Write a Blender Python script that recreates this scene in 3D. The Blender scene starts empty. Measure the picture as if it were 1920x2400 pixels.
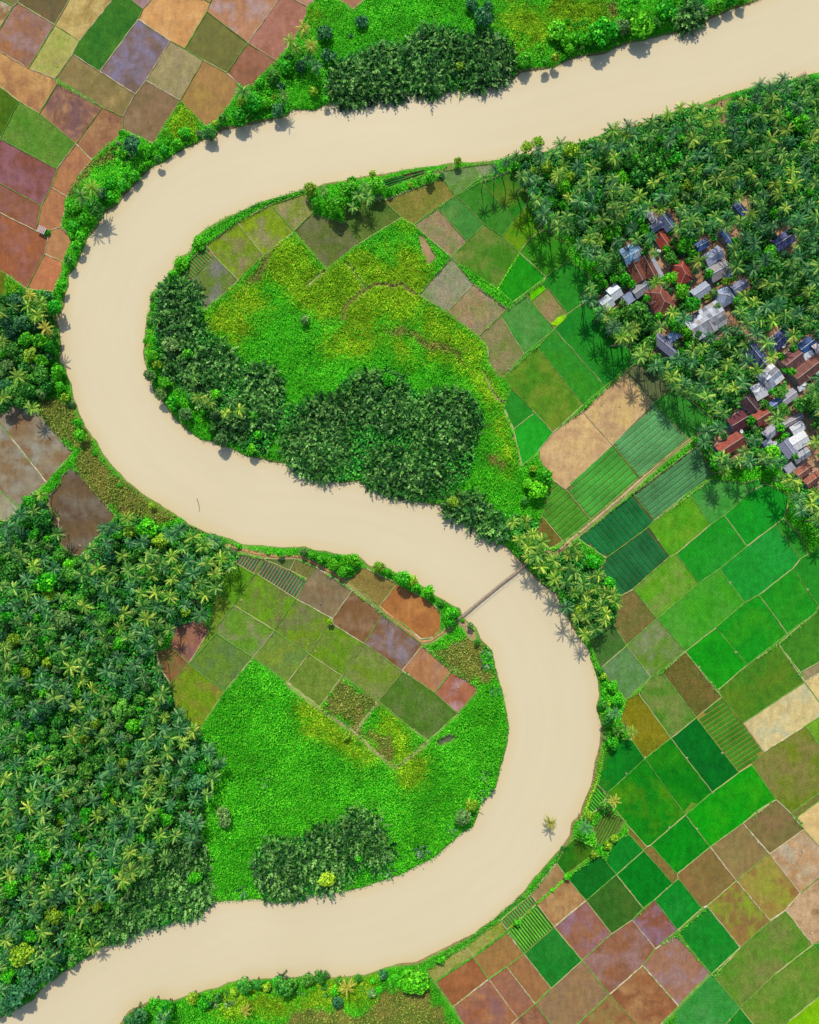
import bpy, math, random
import numpy as np
from mathutils import Vector, Matrix

# ------------------------------------------------------------------ camera, sky, sun, exposure
SC = bpy.context.scene
COL = SC.collection
S = 0.2                    # metres per photograph pixel on the ground
CAMH = 320.0               # flying height of the drone
cam_d = bpy.data.cameras.new("camera")
cam = bpy.data.objects.new("camera", cam_d)
COL.objects.link(cam)
cam.location = (0, 0, CAMH)
cam.rotation_euler = (0, 0, 0)
cam_d.sensor_fit = 'VERTICAL'
cam_d.sensor_height = 36.0
cam_d.lens = 36.0 * CAMH / (2400 * S)
cam_d.clip_start = 1.0
cam_d.clip_end = 6000.0
SC.camera = cam

EL = math.radians(46)
AZX = 0.10                 # shadows fall down the picture, a touch to the right
world = bpy.data.worlds.new("World")
SC.world = world
world.use_nodes = True
wn = world.node_tree.nodes
bg = wn["Background"]
sky = wn.new("ShaderNodeTexSky")
sky.sky_type = 'NISHITA'
sky.sun_disc = False
sky.sun_elevation = EL
sky.sun_rotation = -math.atan(AZX)
world.node_tree.links.new(sky.outputs[0], bg.inputs[0])
bg.inputs[1].default_value = 0.15
sun_d = bpy.data.lights.new("sun", 'SUN')
sun_d.energy = 3.9
sun_d.angle = math.radians(0.53)
sun_d.color = (1.0, 0.94, 0.82)
sun = bpy.data.objects.new("sun", sun_d)
COL.objects.link(sun)
_d = Vector((AZX * math.cos(EL), -math.cos(EL), -math.sin(EL)))
sun.rotation_euler = _d.to_track_quat('-Z', 'Y').to_euler()
sun.location = (0, 150, 250)
SC.view_settings.view_transform = 'Standard'
SC.view_settings.look = 'None'
SC.view_settings.gamma = 1.0
SC.view_settings.use_curve_mapping = False
SC.view_settings.exposure = 0.8
KX = 2.1                   # how bright a white matte ground comes out: colours are divided by this

random.seed(7)
rng = np.random.default_rng(11)
R = random.random
U = random.uniform

# ------------------------------------------------------------------ picture coordinates -> ground
Z = 3.45
TILE = dict(A=(0, 0), B=(480, 0), C=(960, 0), D=(1420, 0), E=(0, 480), F=(480, 480), G=(960, 480), H=(1420, 480),
            I=(0, 960), J=(480, 960), K=(960, 960), L=(1420, 960), M=(0, 1440), N=(480, 1440), O=(960, 1440),
            P=(1420, 1440), Q=(0, 1900), R=(480, 1900), S=(960, 1900), T=(1420, 1900), Z=(0, 0))

def pts(txt):
    """'A 10,20 30,40 B 5,6' -> photo pixels; letter Z means plain photo pixels."""
    out = []; t = 'Z'
    for w in txt.split():
        if w.isalpha():
            t = w; continue
        x, y = (float(v) for v in w.split(','))
        if t == 'Z': out.append((x, y))
        else: out.append((TILE[t][0] + x / Z, TILE[t][1] + y / Z))
    return out

def G2(p, h=0.0):
    """ground position under a point seen at photo pixel p that stands h metres above the ground"""
    k = 1.0 - h / CAMH
    return ((p[0] - 960) * S * k, (1200 - p[1]) * S * k)

def lin(c):
    c = c / 255.0
    return c / 12.92 if c <= 0.04045 else ((c + 0.055) / 1.055) ** 2.4

def C(r, g, b, k=None):
    k = k or KX
    return (lin(r) / k, lin(g) / k, lin(b) / k, 1.0)

# ------------------------------------------------------------------ small helpers
def link(o, parent=None):
    COL.objects.link(o)
    if parent is not None:
        o.parent = parent
    return o

def mesh_obj(name, verts, faces, mat=None, parent=None, smooth=False):
    me = bpy.data.meshes.new(name)
    me.from_pydata([tuple(v) for v in verts], [], [tuple(f) for f in faces])
    if mat is not None: me.materials.append(mat)
    if smooth:
        me.polygons.foreach_set('use_smooth', [True] * len(me.polygons))
    me.update()
    return link(bpy.data.objects.new(name, me), parent)

def np_mesh(name, verts, faces, mat=None, smooth=False):
    """verts (n,3), faces (m,k) with one k"""
    me = bpy.data.meshes.new(name)
    n = len(verts); m, k = faces.shape
    me.vertices.add(n)
    me.vertices.foreach_set('co', np.ascontiguousarray(verts, dtype=np.float32).ravel())
    me.loops.add(m * k)
    me.loops.foreach_set('vertex_index', np.ascontiguousarray(faces, dtype=np.int32).ravel())
    me.polygons.add(m)
    me.polygons.foreach_set('loop_start', np.arange(0, m * k, k, dtype=np.int32))
    me.polygons.foreach_set('loop_total', np.full(m, k, dtype=np.int32))
    if smooth:
        me.polygons.foreach_set('use_smooth', np.ones(m, dtype=bool))
    if mat is not None: me.materials.append(mat)
    me.update(calc_edges=True)
    return me

def data_obj(name, me, parent=None, loc=None, rz=0.0, scale=None):
    o = bpy.data.objects.new(name, me)
    if loc is not None: o.location = loc
    if rz: o.rotation_euler = (0, 0, rz)
    if scale is not None: o.scale = scale if hasattr(scale, '__len__') else (scale,) * 3
    return link(o, parent)

def thing(name, loc, rz=0.0, scale=None):
    return data_obj(name, None, None, loc, rz, scale)

def tag(o, label, cat, group=None):
    o['label'] = label; o['category'] = cat
    if group: o['group'] = group
    return o

def struct(o):
    o['kind'] = 'structure'; return o

def stuff(o, label, cat):
    o['kind'] = 'stuff'; o['label'] = label; o['category'] = cat; return o

def tube(path, radii, sides=6, cap=True):
    V = []; F = []
    path = [Vector(p) for p in path]
    for i, p in enumerate(path):
        a = path[max(i - 1, 0)]; b = path[min(i + 1, len(path) - 1)]
        d = (b - a).normalized()
        u = d.orthogonal().normalized() if abs(d.z) < .9 else Vector((1, 0, 0)).cross(d).normalized()
        w = d.cross(u)
        for k in range(sides):
            t = 2 * math.pi * k / sides
            V.append(p + (u * math.cos(t) + w * math.sin(t)) * radii[i])
    for i in range(len(path) - 1):
        for k in range(sides):
            a = i * sides + k; b = i * sides + (k + 1) % sides
            F.append((a, b, b + sides, a + sides))
    if cap:
        F.append(tuple(range(sides))[::-1])
        F.append(tuple(range((len(path) - 1) * sides, len(path) * sides)))
    return V, F

def box(cx, cy, cz, sx, sy, sz, rz=0.0):
    V = []
    c, s = math.cos(rz), math.sin(rz)
    for z in (-.5, .5):
        for x, y in ((-.5, -.5), (.5, -.5), (.5, .5), (-.5, .5)):
            X, Y = x * sx, y * sy
            V.append((cx + X * c - Y * s, cy + X * s + Y * c, cz + z * sz))
    return V, [(3, 2, 1, 0), (4, 5, 6, 7), (0, 1, 5, 4), (1, 2, 6, 5), (2, 3, 7, 6), (3, 0, 4, 7)]

def join(*vfs):
    V = []; F = []
    for v, f in vfs:
        n = len(V); V += list(v); F += [tuple(i + n for i in q) for q in f]
    return V, F

# ------------------------------------------------------------------ value noise for the terrain (numpy)
def vnoise(x, y, scale, seed=0):
    r = np.random.default_rng(seed)
    T = r.random((256, 256))
    X = x / scale; Y = y / scale
    xi = np.floor(X).astype(int); yi = np.floor(Y).astype(int)
    fx = X - xi; fy = Y - yi
    fx = fx * fx * (3 - 2 * fx); fy = fy * fy * (3 - 2 * fy)
    a = T[xi & 255, yi & 255]; b = T[(xi + 1) & 255, yi & 255]
    c = T[xi & 255, (yi + 1) & 255]; d = T[(xi + 1) & 255, (yi + 1) & 255]
    return (a * (1 - fx) + b * fx) * (1 - fy) + (c * (1 - fx) + d * fx) * fy

def fbm(x, y, scale, seed=0, oct=4):
    v = 0; amp = 1; tot = 0
    for o in range(oct):
        v = v + amp * vnoise(x + 31.7 * o, y - 17.3 * o, scale, seed + o); tot += amp
        amp *= .5; scale *= .5
    return v / tot

def in_poly(px, py, poly):
    """vectorised point in polygon, arrays of photo pixels"""
    ins = np.zeros(np.shape(px), bool)
    n = len(poly)
    x0, y0 = poly[-1]
    for x1, y1 in poly:
        if y0 != y1:
            c = ((y1 > py) != (y0 > py)) & (px < (x0 - x1) * (py - y1) / (y0 - y1) + x1)
            ins ^= c
        x0, y0 = x1, y1
    return ins

def seg_dist(px, py, line, closed=False):
    d2 = np.full(np.shape(px), 1e18)
    L = list(line) + ([line[0]] if closed else [])
    for (x0, y0), (x1, y1) in zip(L[:-1], L[1:]):
        dx, dy = x1 - x0, y1 - y0
        q = dx * dx + dy * dy
        if q < 1e-9: continue
        t = np.clip(((px - x0) * dx + (py - y0) * dy) / q, 0, 1)
        e = (px - x0 - t * dx) ** 2 + (py - y0 - t * dy) ** 2
        np.minimum(d2, e, out=d2)
    return np.sqrt(d2)

# ------------------------------------------------------------------ materials
def new_mat(name):
    m = bpy.data.materials.new(name); m.use_nodes = True
    nt = m.node_tree
    return m, nt, nt.nodes["Principled BSDF"]

def N(nt, typ, **kw):
    n = nt.nodes.new(typ)
    for k, v in kw.items():
        if k.startswith('i_'):
            key = k[2:]
            n.inputs[int(key) if key.isdigit() else key].default_value = v
        else: setattr(n, k, v)
    return n

def ramp(nt, fac, stops, interp='LINEAR'):
    r = nt.nodes.new('ShaderNodeValToRGB')
    r.color_ramp.interpolation = interp
    e = r.color_ramp.elements
    while len(e) < len(stops): e.new(0.5)
    for i, (p, c) in enumerate(stops):
        e[i].position = p
        e[i].color = c if hasattr(c, '__len__') else (c, c, c, 1)
    nt.links.new(fac, r.inputs[0])
    return r.outputs[0]

def mixc(nt, fac, a, b, mode='MIX'):
    m = nt.nodes.new('ShaderNodeMix'); m.data_type = 'RGBA'; m.blend_type = mode
    for sock, v in ((0, fac), (6, a), (7, b)):
        if hasattr(v, 'is_linked') or hasattr(v, 'links'): nt.links.new(v, m.inputs[sock])
        else: m.inputs[sock].default_value = v
    return m.outputs[2]

def noise(nt, vec, scale, detail=3, rough=.55, dist=0.0):
    n = nt.nodes.new('ShaderNodeTexNoise')
    n.inputs['Scale'].default_value = scale; n.inputs['Detail'].default_value = detail
    n.inputs['Roughness'].default_value = rough; n.inputs['Distortion'].default_value = dist
    nt.links.new(vec, n.inputs['Vector'])
    return n.outputs[0]

def world_pos(nt, off=(0, 0, 0), rz=0.0, scale=(1, 1, 1)):
    g = nt.nodes.new('ShaderNodeNewGeometry')
    m = nt.nodes.new('ShaderNodeMapping')
    m.inputs['Location'].default_value = off
    m.inputs['Rotation'].default_value = (0, 0, rz)
    m.inputs['Scale'].default_value = scale
    nt.links.new(g.outputs['Position'], m.inputs['Vector'])
    return m.outputs[0]

def plain(name, col, rough=.7, var=.12, scale=3.0, bump=0.0, metal=0.0, spec=.3):
    m, nt, b = new_mat(name)
    tc = nt.nodes.new('ShaderNodeTexCoord')
    n = noise(nt, tc.outputs['Object'], scale, 4)
    d = tuple(c * (1 - var * 2) for c in col[:3]) + (1,)
    l = tuple(min(1, c * (1 + var)) for c in col[:3]) + (1,)
    nt.links.new(ramp(nt, n, [(.3, d), (.7, l)]), b.inputs['Base Color'])
    b.inputs['Roughness'].default_value = rough; b.inputs['Metallic'].default_value = metal
    b.inputs['Specular IOR Level'].default_value = spec
    if bump:
        bp = N(nt, 'ShaderNodeBump', i_Strength=bump); nt.links.new(n, bp.inputs['Height'])
        nt.links.new(bp.outputs[0], b.inputs['Normal'])
    return m

def leaf_mat(name, dark, mid, light, trans=.25, rough=.55, patch=0.03, objvar=True, spec=.15, gain=1.7, attr=False, clump=0.0):
    """foliage: one colour per leaf, broad patches, whole plants differ a little"""
    m, nt, b = new_mat(name)
    dark, mid, light = (tuple(min(.75, v * gain) for v in c_[:3]) + (1,) for c_ in (dark, mid, light))
    g = nt.nodes.new('ShaderNodeNewGeometry')
    oi = nt.nodes.new('ShaderNodeObjectInfo')
    src_ = g.outputs['Random Per Island']
    if attr:
        at_ = nt.nodes.new('ShaderNodeAttribute'); at_.attribute_name = 'tint'; src_ = at_.outputs['Fac']
    base = ramp(nt, src_, [(0.0, dark), (.5, mid), (1.0, light)])
    pn = noise(nt, g.outputs['Position'], patch, 3)
    f = ramp(nt, pn, [(.35, .72), (.65, 1.25)])
    c1 = mixc(nt, 1.0, base, f, 'MULTIPLY')
    if clump:
        cn = noise(nt, g.outputs['Position'], .22, 4, .65)
        lo_, hi_ = 1 - clump, 1 + clump
        c1 = mixc(nt, 1.0, c1, ramp(nt, cn, [(.33, (lo_, lo_, lo_, 1)), (.67, (hi_ * 1.08, hi_, hi_ * .9, 1))]), 'MULTIPLY')
    if objvar:
        hs = nt.nodes.new('ShaderNodeHueSaturation')
        mr = N(nt, 'ShaderNodeMapRange'); mr.inputs[3].default_value = .485; mr.inputs[4].default_value = .515
        mv = N(nt, 'ShaderNodeMapRange'); mv.inputs[3].default_value = 1.2; mv.inputs[4].default_value = .8
        nt.links.new(oi.outputs['Random'], mr.inputs[0]); nt.links.new(oi.outputs['Random'], mv.inputs[0])
        nt.links.new(mr.outputs[0], hs.inputs['Hue']); nt.links.new(mv.outputs[0], hs.inputs['Value'])
        nt.links.new(c1, hs.inputs['Color']); c1 = hs.outputs[0]
    nt.links.new(c1, b.inputs['Base Color'])
    b.inputs['Roughness'].default_value = rough
    b.inputs['Specular IOR Level'].default_value = spec
    if trans:
        t = nt.nodes.new('ShaderNodeBsdfTranslucent'); nt.links.new(c1, t.inputs[0])
        mx = nt.nodes.new('ShaderNodeMixShader'); mx.inputs[0].default_value = trans
        nt.links.new(b.outputs[0], mx.inputs[1]); nt.links.new(t.outputs[0], mx.inputs[2])
        nt.links.new(mx.outputs[0], nt.nodes['Material Output'].inputs[0])
    return m

def quads(name, cen, nrm, size, aspect, ang, mat, obj=True):
    """a cloud of little four-sided leaves (kite shaped): centres, normals, sizes, long/short ratio, turn"""
    n = len(cen)
    nrm = nrm / np.linalg.norm(nrm, axis=1, keepdims=True)
    ref = np.stack([np.cos(ang), np.sin(ang), np.zeros(n)], 1)
    u = ref - nrm * np.sum(ref * nrm, 1, keepdims=True)
    u /= np.linalg.norm(u, axis=1, keepdims=True) + 1e-9
    w = np.cross(nrm, u)
    L = (size * aspect * .5)[:, None]; W = (size * .5)[:, None]
    V = np.stack([cen - u * L, cen - u * L * .1 + w * W, cen + u * L, cen - u * L * .1 - w * W], 1).reshape(-1, 3)
    F = np.arange(n * 4).reshape(n, 4)
    me = np_mesh(name, V, F, mat)
    return link(bpy.data.objects.new(name, me)) if obj else me
# ------------------------------------------------------------------ the river
BANK_A = pts("""Z 2700,-330 2250,-170 1900,-55 1753,3 1704,20 1663,36 1640,56 1582,72 1518,84 1460,97 1418,119 1366,125 1328,136 1299,151 1221,162
1205,178 1170,190 1100,203 1030,212 960,220 900,226 830,234 781,232 735,253 683,252 668,268 590,284 512,299 494,324 475,320 417,351 391,368
348,391 319,420 293,446 270,476 240,494 217,535 200,552 186,590 171,625 155,642 154,665 145,692 142,718 128,747 132,778 138,819
132,848 149,865 159,903 168,941 183,979 194,1003 220,1035 249,1085 293,1131 348,1173 406,1206 440,1235 490,1253 518,1261 570,1282
642,1287 712,1287 758,1298 802,1305 839,1310 865,1334 897,1333 932,1351 970,1362 983,1377 1015,1397 1073,1430 1083,1452 1111,1475 1122,1501
1151,1530 1160,1579 1174,1620 1185,1672 1189,1701 1183,1747 1169,1802 1157,1846 1122,1889 1105,1935 1073,1955 1012,2010 960,2035
932,2048 848,2078 810,2083 712,2098 695,2106 654,2112 619,2103 567,2107 494,2110 486,2122 458,2142 319,2178 278,2207 238,2216 174,2258
139,2282 90,2318 72,2342 9,2376 -60,2410 -400,2560 -900,2750""")
BANK_B = pts("""Z 2700,-60 2300,60 2000,150 1920,174 1872,184 1826,198 1768,206 1710,224 1652,244 1600,260 1521,286 1463,305 1420,315 1380,332 1308,352
1250,363 1198,369 1163,378 1099,386 1061,386 1006,394 958,401 892,414 842,420 770,433 712,449 660,464 619,475 564,499 515,521
480,541 458,564 446,596 414,608 409,637 394,648 380,668 356,692 356,720 348,741 345,784 341,822 348,860 359,886 365,912 385,941
412,976 435,998 470,1024 503,1030 538,1043 581,1065 625,1074 677,1085 726,1116 799,1127 848,1122 871,1141 944,1166 989,1175 1032,1181
1050,1198 1090,1220 1119,1240 1157,1262 1186,1274 1209,1297 1230,1320 1259,1355 1308,1390 1332,1441 1360,1489 1383,1518 1395,1562
1406,1591 1412,1637 1403,1654 1409,1681 1415,1707 1412,1747 1401,1788 1395,1837 1377,1872 1363,1915 1345,1929 1345,1958 1314,2001
1279,2036 1238,2088 1206,2123 1160,2161 1117,2193 1085,2207 1044,2230 977,2261 941,2265 909,2274 857,2291 799,2297 712,2297
625,2300 555,2306 494,2326 435,2341 406,2352 365,2348 304,2375 285,2405 200,2480 -300,2760 -900,3050""")
RIVER = BANK_A + BANK_B[::-1]

# ------------------------------------------------------------------ land cover outlines (photo pixels)
FOREST = dict(
 left=pts("""Z -40,1235 0,1226 I 0,920 200,740 260,640 400,760 470,950 480,1100 640,1240 750,1100 940,880 1100,850 1300,960 1480,930 1690,1015
  J 130,1045 270,1130 250,1240 130,1370 90,1470 M 1640,20 1400,100 1260,230 1300,420 1400,650 1420,780 1620,930 1690,1040
  N 30,1000 130,1200 50,1420 Q 1640,60 1600,250 1300,250 1000,650 820,900 800,1090 500,1290 280,1450 30,1620 -40,1680"""),
 edge=pts("""E -40,800 0,760 200,700 430,720 490,800 440,920 440,1180 400,1280 420,1500 340,1560 260,1650 I 60,100 0,150 -40,180"""),
 right=pts("""C 720,1330 860,1230 1080,1150 1250,1180 1450,1150 1700,1030 D 330,975 560,870 740,860 860,900 960,920 1060,770 1400,640 1725,650 1800,640
  L 1800,1000 1725,980 1560,800 1470,600 1400,420 1280,450 1000,480 840,420 730,230 870,100 830,-30 H 720,1560 520,1480 270,1260 130,1080 0,1000
  G 1480,850 1420,760 1450,640 1620,560 1500,420 1350,280 1230,220 1100,150 C 1000,1650 900,1480 820,1360"""),
 bridge=pts("""K 800,850 1000,880 1090,1080 1110,1190 1370,1080 1420,1180 1550,1290 1680,1480 1690,1600 O 1640,60 1500,180 1390,170
  K 1300,1650 1230,1480 1060,1360 1040,1240 920,1220 870,1120"""))
NIPA = dict(
 north=pts("""B 980,640 1060,520 1290,400 1440,360 1600,400 C 0,360 100,210 380,240 440,300 600,250 760,330 800,430 860,500 850,590 640,670 300,720 0,770
  B 1450,780 1200,820 1040,770"""),
 west=pts("""E 1310,620 1560,650 1600,800 1640,1000 F 50,1030 280,1310 540,1330 590,1480 660,1570 640,1700 J 600,150 500,380 350,340 150,170 0,20
  E 1700,1630 1500,1500 1340,1380 1270,1100 1260,830"""),
 middle=pts("""F 690,1630 880,1590 1020,1570 1140,1410 1300,1370 1550,1370 1680,1480 G 100,1570 200,1500 380,1490 550,1590 590,1725
  K 580,120 510,250 530,380 470,560 230,730 0,720 J 1580,700 1330,590 1250,545 1100,580 850,520 690,400 610,200"""),
 bend=pts("""K 310,750 420,690 560,700 690,840 780,960 770,1060 650,1020 520,940 330,840"""),
 south=pts("""R 395,380 480,250 850,180 1050,90 1130,30 N 1140,1610 1280,1560 1410,1650 R 1400,60 1420,240 1510,330 1460,430 1290,460 1120,610 900,635
  770,710 530,720 470,630"""),
 corner=pts("""Q 1260,270 1600,240 1650,350 1680,620 1670,730 1560,840 1100,950 950,1060 840,1050 840,900 1000,750 1060,600 1260,480"""),
 top=pts("""D 590,40 780,10 800,110 730,190 590,210"""))
WILD = [pts("""F 180,700 730,230 985,530 1245,330 1590,115 G 60,180 170,560 70,730 300,900 560,1080 640,1280 750,1400 790,1600 650,1700 560,1450 350,1350
   0,1280 F 1600,1230 1420,1050 1300,1290 960,1200 980,980 700,700 490,900 300,1080 80,1100 0,860"""),
 pts("K 600,180 760,0 870,450 850,560 700,600 640,450 580,330"),
 pts("C 700,-30 1760,-30 1500,200 1300,200 1130,150 1100,300 950,400 800,330 770,200"),
 pts("N 720,680 930,770 1230,970 1540,1250 1380,1320 1200,1120 1000,980 830,940"),
 pts("O 0,1150 150,1080 200,1200 150,1350 0,1380 N 1500,1400 1560,1250"),
 pts("A 1460,820 1640,1000 1600,1080 1290,1160"),
 pts("B 880,0 1080,0 1195,85 1100,130 860,140"),
 pts("E 55,570 215,680 60,740"),
 pts("R 60,1400 1300,1380 1500,1330 1300,1560 700,1600 100,1640"),
 pts("N 1230,940 1405,710 1725,970 O 150,1020 0,1140 N 1560,1240"),
 pts("N 930,750 1110,505 1395,705 1225,940")]
SCRUB = [pts("""E 330,1560 560,1600 I 610,20 680,200 800,330 1000,610 1200,755 1480,920 1300,970 1090,900 940,850 700,590 600,460 680,320 600,330 310,20"""),
 pts("O 250,230 540,200 680,480 540,560 380,450 160,250"),
 pts("S 0,1470 130,1450 330,1725 400,1800 R 1300,1800 560,1800 560,1725 900,1600 1280,1640 1400,1520"),
 pts("A 930,1140 640,1420 540,1590 600,1600 800,1400 950,1280"),
 pts("F 330,560 560,340 640,400 420,600 330,720"), pts("C 1600,0 1760,0 1700,130 1560,160"), pts("G 0,1020 200,1090 420,1180 520,1300 430,1290 250,1220 0,1130"), pts("K 650,320 790,330 840,520 700,510"), pts("N 1290,900 1500,960 1580,1190 1400,1120"), pts("N 950,740 1110,520 1380,705 1220,925"), pts("F 1400,1000 1600,1050 1700,1150 1560,1130")]
DIRT_LINES = [(pts("H 1045,960 1250,1100 1340,1200 1430,1350 1500,1480 1560,1560"), 9), (pts("H 740,480 760,580 690,680"), 7), (pts("H 350,380 440,400 470,470"), 7),
 (pts("H 420,960 450,1060"), 10), (pts("D 950,1000 935,850 920,830"), 6), (pts("D 790,870 880,860 1010,800"), 5), (pts("L 1640,60 1700,300 1700,480"), 8),
 (pts("H 960,620 900,700 1000,880 1060,1000"), 8), (pts("O 420,70 470,110 510,180"), 8), (pts("C 120,1420 270,1390 350,1340"), 4),
 (pts("I 400,790 470,880 460,940"), 5), (pts("H 560,200 570,300"), 6), (pts("F 1120,930 1140,820 1250,720 1370,645 1530,655 1600,650 1680,710 G 60,725"), 3), (pts("F 985,525 900,600 830,660"), 2.2), (pts("F 1150,470 1230,570 1300,680"), 2.2), (pts("N 660,550 930,760 1220,960 1400,1130 1540,1240 O 0,1150 150,1025"), 2.6), (pts("G 600,1350 650,1480 700,1560 760,1600"), 2.2), (pts("N 1225,940 1395,705"), 2.2)]

# ------------------------------------------------------------------ paddy fields: outline, main colour, patch colours (lilac on mud: painted sky sheen), kind
# kinds: m wet mud, t dry stubble, r rice, w weedy rice, s/v planted in strips or beds (angle in picture degrees follows)
FIELDS = []
def fd(txt, c1, c2, c3=None, kind='m', amt=.35, rows=None):
    FIELDS.append(dict(p=pts(txt), c1=c1, c2=c2, c3=c3 or c2, kind=kind, amt=amt, rows=rows))
LI = (150, 128, 165)
fd("A -60,-40 10,0 110,52 -60,330", (205, 172, 120), (170, 165, 150), (140, 105, 65), 't', .5)
fd("A 10,0 -10,-40 160,-40 145,22 110,52", (125, 112, 60), (110, 90, 50))
fd("A 145,22 445,202 235,553 0,415 -60,380 -60,330 110,52", (166, 106, 66), (140, 96, 80), (158, 130, 150), 'm', .45)
fd("A 160,-40 570,-40 555,10 445,202 145,22", (112, 88, 46), (94, 84, 50), (120, 92, 40))
fd("A 570,-40 925,-40 905,5 645,330 445,202 555,10", (188, 163, 98), (160, 130, 72), (205, 180, 115), 't', .45)
fd("A 445,202 645,330 588,440 445,638 235,553", (182, 178, 102), (165, 158, 85), (160, 170, 80), 't', .4)
fd("A 905,5 925,-40 1040,-40 1060,2 1155,75 1120,157 808,580 588,440 645,330", (62, 122, 50), (48, 108, 48), (80, 130, 55), 'r')
fd("A 1060,2 1040,-40 1235,-40 1215,10 1155,75", (172, 130, 140), (150, 110, 110))
fd("A 1215,10 1235,-40 1590,-40 1700,25 1675,95 1495,395 1378,333 1120,157 1155,75", (216, 156, 96), (200, 138, 80), (222, 166, 110))
fd("A 1120,157 1378,333 1180,652 1095,763 808,580", (132, 102, 100), (116, 88, 78), (128, 122, 172), 'm', .55)
fd("A 1378,333 1495,395 1645,488 1460,815 1180,652", (168, 152, 106), (150, 140, 95), (160, 140, 110), 't')
fd("A 588,440 808,580 1095,763 995,945 828,870 445,638", (142, 116, 66), (125, 108, 55), (168, 138, 88), 'm', .4)
fd("A 0,415 235,553 445,638 470,670 320,920 155,820 0,700 -60,660 -60,380", (206, 152, 92), (188, 132, 80), (134, 80, 55), 'm', .42)
fd("A 470,670 828,870 615,1165 320,920", (134, 84, 66), (120, 80, 84), (196, 148, 96), 'm', .5)
fd("A 828,870 995,945 995,1050 940,1130 745,1295 615,1165", (154, 98, 66), (170, 120, 80), (120, 75, 52), 'm', .4)
fd("A 995,945 1095,763 1180,652 1460,815 1240,1165 995,1050", (138, 102, 70), (122, 98, 62), (160, 126, 100), 'm', .4)
fd("A 1645,488 B 180,590 278,690 260,760 165,900 100,985 15,1020 A 1640,1000 1460,815", (158, 116, 58), (170, 120, 70), (168, 140, 60), 'm', .4)
fd("A 1675,95 B 350,348 180,590 A 1645,488 1495,395", (116, 110, 38), (104, 100, 36))
fd("A 1700,25 B 75,-40 620,-40 595,3 350,348 A 1675,95", (188, 128, 96), (174, 116, 80), (178, 150, 168), 'm', .4)
fd("A 1700,25 1590,-40 B 75,-40", (192, 132, 102), (170, 116, 86))
fd("B 595,3 620,-40 690,-40 725,0 835,55 820,130 740,290 660,400 585,495 350,348", (166, 102, 84), (180, 116, 104), (150, 92, 66), 'm', .45)
fd("B 725,0 690,-40 910,-40 885,10 835,55", (186, 132, 112), (170, 110, 96))
fd("B 350,348 585,495 490,580 400,690 330,720 278,690 180,590", (152, 92, 60), (138, 84, 56), (160, 104, 84), 'm', .4)
fd("B 1080,0 1060,-40 1330,-40 1260,30 1195,80", (186, 122, 96), (170, 110, 84))
fd("A 0,700 155,820 10,1110 -60,1080 -60,660", (76, 112, 32), (90, 120, 40), (60, 100, 30), 'w')
fd("A 155,820 320,920 615,1165 465,1367 0,1122 10,1110", (92, 138, 62), (110, 142, 74), (80, 135, 45), 'w')
fd("A 0,1122 465,1367 415,1518 335,1667 0,1482 -60,1450 -60,1090", (138, 78, 70), (126, 66, 48), (152, 98, 118), 'm', .5)
fd("A 615,1165 745,1295 640,1420 540,1590 415,1518 465,1367", (188, 124, 78), (172, 110, 70), (150, 90, 74), 'm', .4)
fd("A 0,1482 335,1667 E 305,160 285,208 0,65 -60,45 A -60,1450", (138, 80, 46), (150, 88, 58), (152, 98, 104), 'm', .4)
fd("A 335,1667 415,1518 540,1590 E 525,60 495,180 410,207 285,208 305,160", (188, 122, 80), (176, 112, 74))
fd("E 0,65 285,208 390,252 365,398 215,680 55,565 -60,490 -60,45", (162, 92, 50), (148, 84, 56), (160, 106, 112), 'm', .42)
fd("E 410,207 495,180 590,260 515,467 365,398 390,252", (192, 132, 88), (180, 122, 80))
fd("E 365,398 515,467 505,540 440,705 215,680", (198, 122, 78), (186, 114, 76))
fd("E -60,490 55,565 55,780 -60,720", (112, 122, 34), (100, 112, 30), None, 'w')
fd("I 300,15 595,345 378,590 80,212 -60,20 -60,-40 150,-30", (146, 116, 86), (156, 148, 136), (132, 96, 68), 'm', .5)
fd("I 80,212 378,590 155,790 -60,600 -60,20", (146, 116, 86), (154, 146, 136), (136, 102, 72), 'm', .5)
fd("I 155,790 60,905 -60,880 -60,600", (158, 136, 106), (166, 160, 140), None, 'm')
fd("I 580,465 700,590 940,860 840,980 650,1190 560,1160 480,1080 470,960 480,880 395,780 395,700 490,600 500,540", (100, 76, 60), (116, 90, 58), (136, 128, 118), 'm', .42)
# upper peninsula
fd("F 260,145 535,2 722,220 478,412", (138, 162, 42), (120, 148, 40), (150, 130, 110), 'w', .3)
fd("F 535,2 B 700,1605 810,1572 870,1670 F 870,72 722,220", (138, 152, 78), (120, 142, 66), (160, 140, 110), 'w')
fd("F 15,330 260,145 478,412 275,612 75,412", (128, 154, 46), (112, 142, 42), (146, 126, 100), 'w', .3)
fd("E 1670,335 F 75,412 E 1545,615 1440,590 1570,420", (170, 135, 100), (150, 118, 88), None, 'v', .3, (46, 1.35, .8, (60, 150, 40)))
fd("F 75,412 275,612 180,700 0,860 E 1650,845 1560,640 1545,615", (116, 128, 86), (96, 128, 56), (128, 126, 120), 'w', .4)
fd("F 722,220 870,72 1135,150 1248,316 985,522", (104, 116, 72), (92, 112, 58), (124, 118, 90), 'w')
fd("F 1135,150 1130,20 1440,-60 1480,0 1593,105 1248,316", (86, 118, 60), (110, 124, 70), (74, 112, 56), 'w')
fd("B 1455,1620 1700,1525 C 265,1440 372,1585 160,1722 G 35,165 F 1593,105 1480,0", (134, 128, 56), (118, 126, 50), (150, 136, 72), 'w')
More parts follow.
